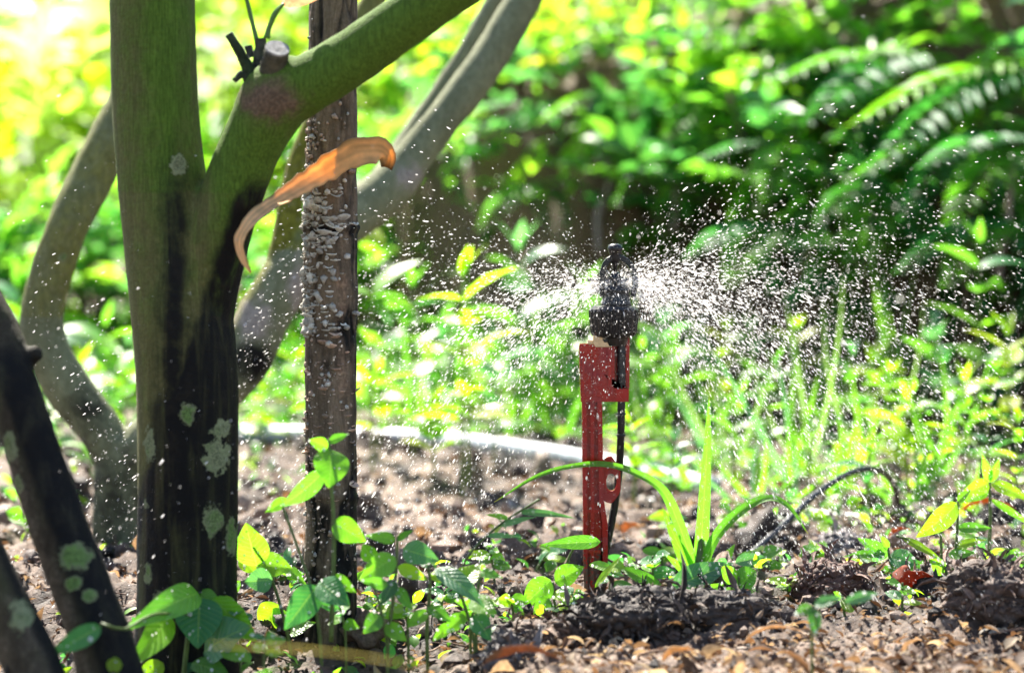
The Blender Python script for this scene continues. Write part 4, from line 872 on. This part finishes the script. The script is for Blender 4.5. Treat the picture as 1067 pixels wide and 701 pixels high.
# ------------------------------------------------------------------ weeds behind the sprinkler
def weed(label, px, py0, py1, d, lpx, npair, cols, group=None, name='weed', lean=0, asp=.36, kind=LN):
    """upright weed: stem from the ground up, pairs of leaves; py0 top, py1 base"""
    pd = np.interp(px, [370, 470, 560, 640, 745], [4.28, 4.15, 3.95, 3.75, 3.45])
    if 340 < px < 745 and -.02 < d-pd < .42: d = pd+.42
    b = P(px, py1, d); b[2] = float(gz(b[0], b[1]))-.005; tp = P(px+lean, py0, d); H = tp[2]-b[2]
    t = thing(name, label, 'weed', b, group)
    st = resample(np.array([[*b, .0026], [*(b+(tp-b)*.5+np.array([-.02*lean/20, 0, 0])), .0022], [*tp, .001]]), 20); mb = MB(); tube(mb, st, 7, col=(.12, .17, .03)); mb.build('stem', M_STEM, t)
    mb = MB(); L = lpx/FPX*d
    for k in range(npair):
        f = .3+.7*(k+.5)/npair; p = st[int(f*19), :3]; a0 = k*1.57+rng.uniform(-.5, .5)
        for s in (0, pi):
            a = a0+s+rng.uniform(-.3, .3); e = rng.uniform(-.05, .55); l = L*rng.uniform(.7, 1.15)*(1.0-.45*abs(f-.6))
            tip = p+l*np.array([math.cos(a)*math.cos(e), .7*math.sin(a)*math.cos(e), math.sin(e)])
            c = np.array(cols[rng.integers(0, len(cols))])*rng.uniform(.85, 1.2)
            leaf(mb, p, tip, l*asp, kind, rng.uniform(-.4, .4), .25, rng.uniform(.4, 1.1), c, n=8, m=4)
    for s in range(3):
        a = rng.uniform(0, 6.28); p = st[-1, :3]; leaf(mb, p, p+L*.55*np.array([math.cos(a)*.6, math.sin(a)*.5, .8]), L*.16, LN, 0, .3, .4, np.array(cols[0])*1.1, n=8, m=4)
    mb.build('foliage', M_FAR, t)
WG = 'leafy weeds standing in the spray behind the sprinkler'
YG = [YEL, LIME, (.24, .30, .03)]; GG = [FRESH, LIME, TEAL]; BG = [BLUE, TEAL, FRESH]
for row in [('yellow topped weed nearest the thin trunk, pale pods at its tip', 388, 238, 440, 3.7, 50, 4, YG), ('tallest yellow weed between thin trunk and sprinkler, its top spread like a star', 482, 288, 470, 3.4, 58, 5, YG),
            ('low yellow weed in front of the grey pipe', 452, 420, 492, 3.5, 40, 4, YG), ('green bushy weed between the two yellow weeds', 430, 300, 455, 4.0, 48, 5, GG), ('blue green weed leaning towards the sprinkler from the left', 540, 262, 455, 4.1, 60, 5, BG),
            ('green weed close behind the spray left of the sprinkler', 575, 330, 470, 3.9, 46, 5, GG), ('small lime weed over the pipe beside the thin trunk', 395, 390, 462, 3.9, 36, 4, YG), ('dim green weed right behind the sprinkler head', 610, 300, 470, 4.2, 50, 5, GG),
            ('pale weed in the mist right of the sprinkler', 690, 340, 480, 3.8, 46, 5, [BLUE, LIME]), ('yellow weed behind the arch of the black hose', 945, 420, 520, 3.3, 46, 4, YG), ('lime weed between hose arch and right edge', 1005, 400, 500, 3.4, 44, 5, YG),
            ('weed with glossy oval leaves high at the right edge', 1020, 255, 460, 3.9, 50, 5, GG), ('bright weed low at the right edge with upright tips', 1050, 350, 480, 3.6, 46, 5, YG), ('bluish weed in front of the dark bank at the right', 975, 340, 470, 4.0, 40, 4, BG),
            ('green weed filling the gap left of the thin trunk', 300, 400, 470, 4.0, 36, 5, GG), ('yellow tipped weed left of the thin trunk near the pipe', 275, 410, 460, 4.1, 34, 4, YG), ('green weed in the dark gap beside the pale left limb', 110, 340, 440, 4.2, 50, 5, GG),
            ('lime weed low between the pale limb and forked tree', 85, 380, 460, 4.0, 44, 4, YG), ('dark green weed behind the knot of the leaning trunk', 20, 300, 440, 4.4, 60, 5, GG), ('dense green weed right of the tallest yellow weed', 515, 350, 465, 3.8, 44, 6, GG), ('broad green weed under the bank left of the sprinkler', 460, 340, 455, 4.3, 50, 6, GG), ('lime weed far right of the mist at the bank foot', 910, 380, 470, 3.9, 44, 5, YG)]:
    weed(row[0], *row[1:5], row[5]*1.3, row[6], row[7], group=WG, asp=.44)
WP = [(660, 500, 3.3, 60), (700, 515, 3.15, 55), (765, 490, 3.5, 80), (800, 480, 3.6, 100), (845, 505, 3.3, 70), (880, 480, 3.6, 110), (905, 520, 3.1, 70), (925, 490, 3.45, 100), (960, 500, 3.3, 90), (985, 470, 3.7, 120), (1030, 500, 3.3, 110), (1060, 520, 3.1, 80),
       (385, 455, 4.3, 90), (415, 450, 4.4, 110), (470, 460, 4.25, 110), (500, 470, 4.1, 80), (545, 475, 4.0, 90), (590, 480, 3.9, 90), (630, 470, 4.05, 100), (665, 465, 4.1, 100), (710, 460, 4.2, 100), (750, 455, 4.3, 110), (790, 455, 4.3, 110), (830, 455, 4.25, 110), (255, 450, 4.4, 60), (310, 445, 4.5, 70), (60, 450, 4.3, 70), (130, 440, 4.5, 80), (95, 500, 3.5, 50), (30, 490, 3.7, 50)]
ORD = 'first second third fourth fifth sixth seventh eighth ninth tenth eleventh twelfth thirteenth fourteenth fifteenth sixteenth seventeenth eighteenth nineteenth twentieth'.split()
for side, sel in (('left', sorted(p for p in WP if p[0] < 617)), ('right', sorted(p for p in WP if p[0] > 617))):
    for k, (a, b, d, h) in enumerate(sel):
        weed(f"{ORD[k]} from the left of the {'taller' if h > 85 else 'shorter'} pale green weeds {side} of the red stake" if False else f"{ORD[k]} from the left among the soft pale green weeds {side} of the red stake", a, b-h, b, d, 40, 5, [GG, YG, [LIME, FRESH], BG][k % 4], group=f'soft pale weeds {side} of the stake', asp=.34, lean=rng.uniform(-10, 10))
weed('weed with one big white lit leaf and a yellow leaf left of the sprinkler', 488, 345, 470, 3.45, 52, 2, YG, asp=.7, kind=O, group=WG)
def tuft(label, px, py, d, n, h, spread, cols, group, name='grass_tuft', wd=.012):
    b = P(px, py, d); b[2] = float(gz(b[0], b[1]))-.004; t = thing(name, label, 'grass', b, group); mb = MB()
    for k in range(n):
        a = rng.uniform(0, 6.28); hh = h*rng.uniform(.55, 1.1); sp_ = spread*rng.uniform(.3, 1.1)
        leaf(mb, b+rng.normal(0, .006, 3)*[1, 1, 0], b+np.array([math.cos(a)*sp_, .6*math.sin(a)*sp_, hh]), wd*rng.uniform(.7, 1.2), BL, rng.uniform(-1.2, 1.2), .3, rng.uniform(.3, 1.5), np.array(cols[rng.integers(0, len(cols))])*rng.uniform(.8, 1.2), up=(0, -1, .4), n=14, m=3)
    mb.build('foliage', M_FAR, t)
PALEG = (.16, .26, .10)
TG = 'grass tufts growing in the mist right of the sprinkler'
for lab, px, py, d, n, h, s, c in [('first grass tuft right of the sprinkler, thin and pale in the mist', 735, 470, 3.9, 6, .16, .12, [LIME, BLUE]), ('tallest misty grass tuft, with a yellow blade leaning left', 822, 490, 3.5, 5, .22, .12, [LIME, BLUE]), ('yellow grass tuft with one broad vertical blade', 868, 500, 3.4, 6, .17, .09, [LIME, YEL]),
                           ('grass tuft beside the bend of the black hose', 950, 510, 3.25, 7, .13, .12, [LIME, FRESH]), ('wide low grass tuft in front of the misty ones', 785, 505, 3.3, 7, .10, .13, [LIME, BLUE]), ('sparse grass tuft under the dark bank at the right', 935, 450, 4.2, 8, .34, .06, GG), ('faint grass tuft farthest back in the mist', 850, 450, 4.3, 10, .18, .12, [LIME, BLUE]),
                           ('low grass tuft between grass plant and hose foot', 720, 500, 3.5, 8, .10, .12, GG), ('short grass tuft right of the hose end', 1000, 520, 3.1, 8, .08, .09, YG)]:
    tuft(lab, px, py, d, n, h, s, c, TG)
for lab, px, py, d, n, h, s, c in [('tall thin pale grass tuft just right of the sprinkler tube', 685, 475, 4.0, 6, .22, .10, [LIME, PALEG]), ('tall thin grass tuft rising through the mist behind the upright blade', 760, 480, 3.8, 4, .26, .12, [LIME, PALEG]), ('tallest thin grass tuft before the pinkish root', 845, 485, 3.7, 4, .30, .10, [LIME, PALEG]),
                           ('tall sparse grass tuft near the bank foot at the right', 900, 480, 3.8, 4, .28, .10, [LIME, PALEG]), ('tall thin grass tuft behind the bend of the hose', 975, 490, 3.6, 6, .22, .12, [LIME, FRESH])]:
    tuft(lab, px, py, d, n, h, s, c, TG, wd=.009)
for lab, px, py, d, n, h, s, c in [('upright green grass tuft right of the thin trunk', 425, 455, 4.5, 6, .34, .10, [FRESH, LIME]), ('tall thin grass tuft among the weeds left of the sprinkler', 530, 460, 4.45, 7, .34, .14, [LIME, PALEG]), ('thin grass tuft close behind the red stake on its left', 585, 470, 4.4, 6, .28, .12, [LIME, FRESH])]:
    tuft(lab, px, py, d, n, h, s, c, 'grass tufts among the weeds left of the sprinkler', wd=.011)
BGr = 'long bladed grasses hanging on the shaded bank'
for lab, px, py, d, n, h, s, c in [('bright green grass clump with bent blades beside the pale branches', 478, 290, 5.2, 7, .24, .08, [FRESH, (.1, .28, .03)]), ('broad arching grass clump behind the sprinkler head', 660, 330, 4.8, 12, .30, .22, [FRESH, TEAL]), ('grass clump on the bank above right of the sprinkler', 745, 320, 4.7, 11, .28, .2, [TEAL, FRESH]),
                           ('dim grass clump in the dark of the bank centre', 610, 300, 5.0, 9, .22, .2, [DARK, FRESH]), ('pale tipped grass clump left of the bank centre', 555, 300, 5.1, 8, .26, .2, [FRESH, LIME]), ('dark grass clump under the ferns at the right', 860, 300, 4.6, 10, .3, .2, [DARK, FRESH]), ('long drooping grass clump at the far right of the bank', 1010, 330, 4.4, 10, .26, .2, [DARK, TEAL])]:
    tuft(lab, px, py, d, n, h, s, c, BGr, 'bank_grass', .022)

# ------------------------------------------------------------------ bushes behind, each its own
def bush(label, px, py, d, rx, rz, nl, L, cols, group, name='bush', mat=None, asp=.5, kind=O, cat='bush', sparse=6):
    c = P(px, py, d); g = np.array([c[0], c[1], float(gz(c[0], c[1]))]); t = thing(name, label, cat, g, group)
    mb = MB(); tips = []
    for k in range(sparse):
        a = rng.uniform(0, 6.28); q = c+np.array([rx*math.cos(a)*rng.uniform(.2, .9), rx*.8*math.sin(a)*rng.uniform(.2, .9), rz*rng.uniform(-.5, .9)])
        tube(mb, np.array([[*(g+[0, 0, -.02]), .011], [*(g+(q-g)*.5+rng.normal(0, .04, 3)), .007], [*q, .002]]), 6, 12, col=(.09, .06, .035)); tips.append(q)
    mb.build('branches', M_WOOD, t)
    # twigs through the crown, leaves along each twig
    nt_ = max(6, nl//9); u = rng.normal(0, 1, (nt_, 3)); u = norm(u); rr = rng.random(nt_)**.45
    base = c+u*rr[:, None]*np.array([rx, rx*.8, rz])*(1+.35*vnoise(u*2.3+px, 4))[:, None]
    keep = base[:, 2] > gz(base[:, 0], base[:, 1], False)+.03; base, u = base[keep], u[keep]
    td = norm(u+np.array([0, 0, .25])+rng.normal(0, .5, u.shape)); tl = rng.uniform(.10, .24, len(base))*min(1, rx*2.5)
    pos, dr, ln = [], [], []
    for k in range(9):
        f = (k+1)/9; s = 1 if k % 2 else -1
        side = norm(np.cross(td, np.array([0, 0, 1.]))+1e-6); pos.append(base+td*(tl*f)[:, None]); dr.append(td*(.55+.6*(k == 8))+side*s*(.9 if k < 8 else 0)+np.array([0, 0, -.12])); ln.append(L*rng.uniform(.65, 1.2, len(base)))
    pos, dr, ln = np.vstack(pos), np.vstack(dr), np.concatenate(ln); tint = np.tile(rng.integers(0, len(cols), len(base)), 9)
    cc = np.array(cols)[tint]*rng.uniform(.75, 1.25, (len(pos), 1))
    mb = MB(); scatter(mb, pos, dr, ln, asp, cc, kind, 4, 2, .3, .7, .35); mb.build('foliage', mat or M_FAR, t)
LT = 'bright bushes behind the trees on the left'; CT = 'sunlit bushes on top of the bank'; RT = 'dark bushes on the bank to the right'
PALE = (.25, .36, .15); B1 = [LIME, YEL, FRESH, PALE]; BP = [PALE, (.22, .34, .08), YEL, PALE]; B2 = [FRESH, LIME, TEAL]; B3 = [DARK, FRESH, TEAL]; B4 = [YEL, (.26, .30, .02), LIME]  # PALE puts the overexposed glare at left into the leaf colour
for lab, px, py, d, rx, rz, nl, L, c in [
    ('tall yellow green bush at the upper left corner', 40, 40, 7.4, .50, .5, 1300, .11, BP), ('large leaved bush half hidden by the forked tree top', 205, 40, 7.8, .5, .5, 1200, .11, BP), ('bright bush in the fork behind the green shoots', 270, 60, 7.0, .4, .42, 1000, .10, BP),
    ('bush behind the thin trunk and mossy branch', 385, 60, 7.2, .45, .42, 1100, .10, BP), ('bush framed between mossy branch and pale branches', 450, 85, 6.6, .35, .32, 900, .09, B1), ('mid height bush left of the pale limb', 25, 190, 6.4, .36, .3, 800, .12, BP),
    ('yellow bush between pale limb and forked tree', 110, 150, 7.0, .4, .32, 900, .10, BP), ('green bush seen through the tree fork', 262, 190, 6.2, .3, .26, 700, .08, B2), ('dark green bush low left of the forked tree', 95, 285, 5.9, .3, .16, 600, .08, B3), ('low green bush right of the forked tree', 270, 300, 5.6, .26, .18, 500, .07, B2),
    ('shady bush at the left edge beside the leaning trunk top', 10, 300, 5.4, .26, .16, 450, .09, B3), ('green bush under the pale branches', 430, 215, 5.8, .26, .16, 500, .07, B2)]:
    bush(lab, px, py, d, rx, rz, int(nl*(.55 if py < 130 else .8)), L, c, LT, mat=M_SUNLEAF)
for lab, px, py, d, rx, rz, nl, L, c in [
    ('lime bush right of the pale branch tops', 580, 45, 5.9, .36, .3, 1100, .06, B1), ('brightest yellow bush above the sprinkler', 690, 60, 5.6, .34, .26, 1300, .055, B4), ('green bush with white glints above the sprinkler', 770, 25, 5.9, .42, .32, 1200, .06, B1),
    ('green bush hanging over the bank edge left of the sprinkler', 540, 105, 5.5, .26, .14, 420, .06, B2), ('green bush hanging over the bank edge above the sprinkler', 640, 110, 5.25, .28, .13, 420, .06, B2), ('bush trailing down the bank right of the sprinkler', 770, 120, 5.0, .26, .15, 420, .06, B2)]:
    bush(lab, px, py, d, rx, rz, nl, L, c, CT, mat=M_SUNLEAF)
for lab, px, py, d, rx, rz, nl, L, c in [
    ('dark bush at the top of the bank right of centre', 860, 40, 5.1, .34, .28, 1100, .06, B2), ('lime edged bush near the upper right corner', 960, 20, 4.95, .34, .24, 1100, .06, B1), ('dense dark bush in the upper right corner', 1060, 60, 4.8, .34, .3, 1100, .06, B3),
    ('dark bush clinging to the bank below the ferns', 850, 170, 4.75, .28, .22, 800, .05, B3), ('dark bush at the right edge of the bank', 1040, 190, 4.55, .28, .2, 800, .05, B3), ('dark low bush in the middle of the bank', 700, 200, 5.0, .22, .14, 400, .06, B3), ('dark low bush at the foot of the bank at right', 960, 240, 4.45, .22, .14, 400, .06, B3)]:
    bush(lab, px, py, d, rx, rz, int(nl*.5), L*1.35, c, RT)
# ferns on the bank
def fern(label, root, fronds, cols, d):
    """fronds: tip px,py,length-droop"""
    b = P(*root, d); t = thing('fern', label, 'fern', b, 'ferns on the dark bank')
    for k, (tx, ty, dd_) in enumerate(fronds):
        tip = P(tx, ty, d+dd_); Lf = np.linalg.norm(tip-b); mid = (b+tip)/2+np.array([0, 0, .08*Lf]); sp_ = resample(np.array([[*b, .003], [*mid, .0022], [*tip, .0008]]), 34)
        mb = MB(); tube(mb, sp_, 6, col=(.08, .1, .03)); T = norm(np.gradient(sp_[:, :3], axis=0)); pos, dr, ln = [], [], []
        for i in range(4, 34, 2):
            f = i/33; side = norm(np.cross(T[i], [0, 0, 1.])); l = min(.11, .24*Lf)*math.sin(pi*min(1, (.12+.88*(1-f))**1.1)*.62)
            for s in (1, -1): pos.append(sp_[i, :3]); dr.append(side*s+T[i]*.55+np.array([0, 0, -.15])); ln.append(max(.012, l))
        cc = np.array(cols)[k % len(cols)]*rng.uniform(.85, 1.15, (len(pos), 1))
        scatter(mb, np.array(pos), np.array(dr), np.array(ln), .27, cc, LN, 5, 2, .2, .6, .25); mb.build('frond', M_DARKLEAF, t)
fern('fern with yellow lit frond pointing left under the upper right corner', (1080, 70), [(885, 132, -.2), (950, 85, .0), (1000, 160, -.2), (900, 185, -.3)], [LIME, YEL, FRESH, TEAL], 4.45)
fern('small fern below the lit frond at the right', (1010, 150), [(880, 190, -.15), (940, 230, -.2), (1070, 210, -.1), (960, 120, 0)], [FRESH, TEAL, FRESH], 4.35)
fern('dark fern hanging beside the dark bush right of centre', (830, 150), [(760, 260, -.2), (710, 175, -.1), (870, 260, -.2), (800, 210, -.3)], [FRESH, TEAL, DARK], 4.7)
fern('fern drooping from the bank at the right edge', (1050, 230), [(935, 285, -.2), (985, 300, -.25), (1090, 290, -.2)], [TEAL, FRESH, TEAL], 4.25)
fern('fern spreading above the sprinkler on the shaded bank', (720, 150), [(640, 215, -.2), (690, 240, -.2), (600, 170, -.05), (780, 200, -.1)], [FRESH, FRESH, TEAL], 4.95)
fern('fern with three fronds reaching left in the middle of the upper right', (960, 60), [(800, 90, -.2), (840, 130, -.3), (880, 60, -.1), (1000, 140, -.2)], [FRESH, TEAL, LIME, FRESH], 4.6)
fern('dim fern at the right edge above the drooping one', (1075, 150), [(960, 175, -.25), (990, 235, -.3), (1040, 120, -.1)], [TEAL, FRESH, FRESH], 4.3)
fern('fern just right of the spray top on the shaded bank', (800, 235), [(715, 270, -.2), (760, 300, -.25), (860, 285, -.2), (850, 220, -.1)], [TEAL, FRESH, DARK, FRESH], 4.55)
fern('fern in the dark hollow between the two drooping ferns', (920, 190), [(850, 235, -.2), (900, 290, -.25), (975, 265, -.2)], [DARK, FRESH, TEAL], 4.4)
fern('fern on the bank top above the dark root', (650, 95), [(560, 130, -.15), (600, 165, -.2), (700, 150, -.2), (720, 100, 0)], [LIME, FRESH, LIME, YEL], 5.1)
fern('fern hanging below the brightest yellow bush', (760, 95), [(690, 150, -.2), (740, 185, -.25), (830, 140, -.1)], [FRESH, LIME, FRESH], 4.9)
fern('fern low on the bank left of the sprinkler', (560, 190), [(500, 240, -.2), (590, 260, -.2), (620, 200, -.1)], [FRESH, DARK, FRESH], 5.2)
# bare roots and dry stems on the bank face
for lab, rows in [('bare crooked root running down the middle of the bank', [(628, 150, 5.15, 7), (634, 190, 5.05, 6), (622, 225, 4.98, 7), (626, 262, 4.9, 5)]), ('pale thin dry stem standing on the bank right of the root', [(702, 110, 5.0, 5), (705, 170, 4.95, 5), (703, 240, 4.85, 6)]), ('pinkish broken root stump in the spray at the right', [(838, 285, 4.55, 12), (850, 262, 4.5, 12), (866, 250, 4.48, 14), (884, 246, 4.46, 9)]), ('thin brown dry stem at the far right of the bank', [(1062, 150, 4.3, 5), (1050, 220, 4.28, 6), (1040, 300, 4.25, 6)])]:
    mb = MB(); tube(mb, pxpath(rows), 8, 30, col=(.26, .19, .15)); vv = mb.v[0]; mb.v[0] = vv+.006*np.c_[vnoise(vv*18, 1), vnoise(vv*18, 2), vnoise(vv*18, 3)]
    tag(mb.build('bare_root', M_WOOD), lab, 'root')

# undergrowth on bank and beyond, and the far mass of leaves
mb = MB(); n = 9000; x = rng.uniform(-3, 3.5, n); yb = np.interp(x, BX, BY); y = yb+rng.uniform(-.05, 1.6, n)**1.0; z = gz(x, y)
dens = vnoise(np.c_[x*3.5, y*2, z*5], 71) > -.02; dens &= ~((y-yb < .38) & (rng.random(n) < .93)); x, y, z = x[dens], y[dens], z[dens]; n = len(x); az = rng.uniform(0, 6.28, n)
scatter(mb, np.c_[x, y-.03, z+rng.uniform(0, .09, n)], np.c_[np.cos(az), np.sin(az)-.5, rng.uniform(-.4, .6, n)], rng.uniform(.03, .075, n), rng.uniform(.3, .6, n), np.array([DARK, FRESH, TEAL, LIME])[rng.integers(0, 4, n)]*rng.uniform(.6, 1.2, (n, 1)), 'lance', 4, 2, .3, .8, .4)
n = 5000; x = rng.uniform(-2.4, .1, n); y = rng.uniform(4.6, 9, n); z = gz(x, y); az = rng.uniform(0, 6.28, n)
scatter(mb, np.c_[x, y, z+rng.uniform(0, .12, n)], np.c_[np.cos(az), np.sin(az), rng.uniform(-.1, .9, n)], rng.uniform(.03, .09, n), rng.uniform(.3, .6, n), np.array([DARK, FRESH, LIME, LIME])[rng.integers(0, 4, n)]*rng.uniform(.7, 1.2, (n, 1)), 'lance', 4, 2, .3, .8, .4)
tag(mb.build('undergrowth', M_FAR), 'low leafy undergrowth covering the bank and the ground behind', None, None, 'stuff')
mb = MB(); n = 16000; x = rng.uniform(-6, 6, n); y = rng.uniform(9.2, 13, n)-.35*np.maximum(0, x)*1.0; y = np.maximum(y, np.interp(x, BX, BY)+2.2); z = gz(x, y, False)+rng.random(n)*(2.3+.6*vnoise(np.c_[x, y, x*0], 3)); az = rng.uniform(0, 6.28, n)
keep = vnoise(np.c_[x*1.6, y*1.6, z*2], 15) > np.where((x < -.2) & (z > .75), .22, -.15); x, y, z, az = x[keep], y[keep], z[keep], az[keep]; n = len(x)
scatter(mb, np.c_[x, y, z], np.c_[np.cos(az), np.sin(az), rng.uniform(-.5, .7, n)], rng.uniform(.09, .2, n), rng.uniform(.35, .6, n), np.where(x[:, None] < -.1, np.array(PALE), np.array([YEL, FRESH, LIME, LIME])[rng.integers(0, 4, n)])*rng.uniform(.7, 1.2, (n, 1)), 'ovate', 4, 2, .3, .8, .5)
tag(mb.build('distant_foliage', M_SUNLEAF), 'far mass of sunlit leaves closing the view behind the bushes', None, None, 'stuff')

# ------------------------------------------------------------------ the spray
def ballistic(n, el, v0, az=None, tmax=.6):
    src = P(CX, 293, DS); az = rng.uniform(0, 2*pi, n) if az is None else az
    v = v0[:, None]*np.c_[np.cos(az)*np.cos(el), np.sin(az)*np.cos(el), np.sin(el)]
    t = rng.random(n)**.8*tmax; p = src+v*t[:, None]; p[:, 2] -= 4.9*t*t; vel = v.copy(); vel[:, 2] -= 9.8*t
    ok = (p[:, 2] > .0) & (p[:, 1] > 2.02) & (p[:, 1] < 4.2); return p[ok], norm(vel[ok])
SPH = None
def drops(mb, p, d, r, el, seg=5, rings=3):
    """slightly drawn out drops along their flight"""
    th = np.linspace(0, pi, rings+2)[1:-1]; a = np.linspace(0, 2*pi, seg, endpoint=False)
    v = np.vstack([[[0, 0, 1]], *[np.c_[np.sin(x)*np.cos(a), np.sin(x)*np.sin(a), np.full(seg, np.cos(x))] for x in th], [[0, 0, -1]]])
    tr = []
    for j in range(seg):
        j2 = (j+1) % seg; tr.append([0, 1+j, 1+j2]); b = 1+(rings-1)*seg; tr.append([1+rings*seg, b+j2, b+j])
        for k in range(rings-1): o = 1+k*seg; tr += [[o+j, o+seg+j, o+seg+j2], [o+j, o+seg+j2, o+j2]]
    tr = np.array(tr); N = len(p); x = norm(np.cross(d, rng.normal(0, 1, (N, 3)))); y = np.cross(d, x)
    V = p[:, None]+r[:, None, None]*(v[None, :, 0:1]*x[:, None]+v[None, :, 1:2]*y[:, None]+v[None, :, 2:3]*(d*el[:, None])[:, None])
    mb.add(V.reshape(-1, 3), None, (tr[None]+(np.arange(N)*len(v))[:, None, None]).reshape(-1, 3))
mb = MB()
def azim(n, spread=.62, both=.52):
    a = rng.normal(0, spread, n)+np.where(rng.random(n) < both, 0, pi); u = rng.random(n) < .08
    return np.where(u, rng.uniform(0, 2*pi, n), a)
for n, em, es, v_a, v_b, tm, bt in ((20000, .12, .18, 1.0, 3.3, .42, .70), (14000, -.25, .22, .6, 2.6, .36, .5), (9000, .36, .26, 1.0, 2.9, .5, .78), (2200, .5, .25, 1.5, 3.0, .6, .6), (3000, .05, .3, .8, 3.0, .6, .62)):
    p, d = ballistic(n, rng.normal(em, es, n), rng.uniform(v_a, v_b, n), azim(n, both=bt), tm); r = rng.gamma(2.0, .00009, len(p))+.00013; drops(mb, p, d, r, rng.uniform(1.6, 5.0, len(p)))
# the two jets close to the nozzle
n = 1400; p, d = ballistic(n, np.where(rng.random(n) < .5, rng.normal(-.02, .05, n), rng.normal(-.30, .12, n)), rng.uniform(.8, 1.8, n), azim(n, .35), .12); drops(mb, p, d, rng.gamma(3, .00008, len(p))+.00018, rng.uniform(2, 4.5, len(p)))
tag(mb.build('water_spray', M_DROP), 'white drops of water flung out around the sprinkler head', None, None, 'stuff')
mb = MB(); n = 120000; p, d = ballistic(n, rng.normal(-.02, .28, n), rng.uniform(.5, 3.4, n), azim(n, .8, .68), .55); drops(mb, p, d, rng.uniform(.00012, .00027, len(p)), np.full(len(p), 1.6), 4, 1)
tag(mb.build('fine_mist', M_DROP), 'fine mist of tiny droplets drifting round the sprinkler', None, None, 'stuff')
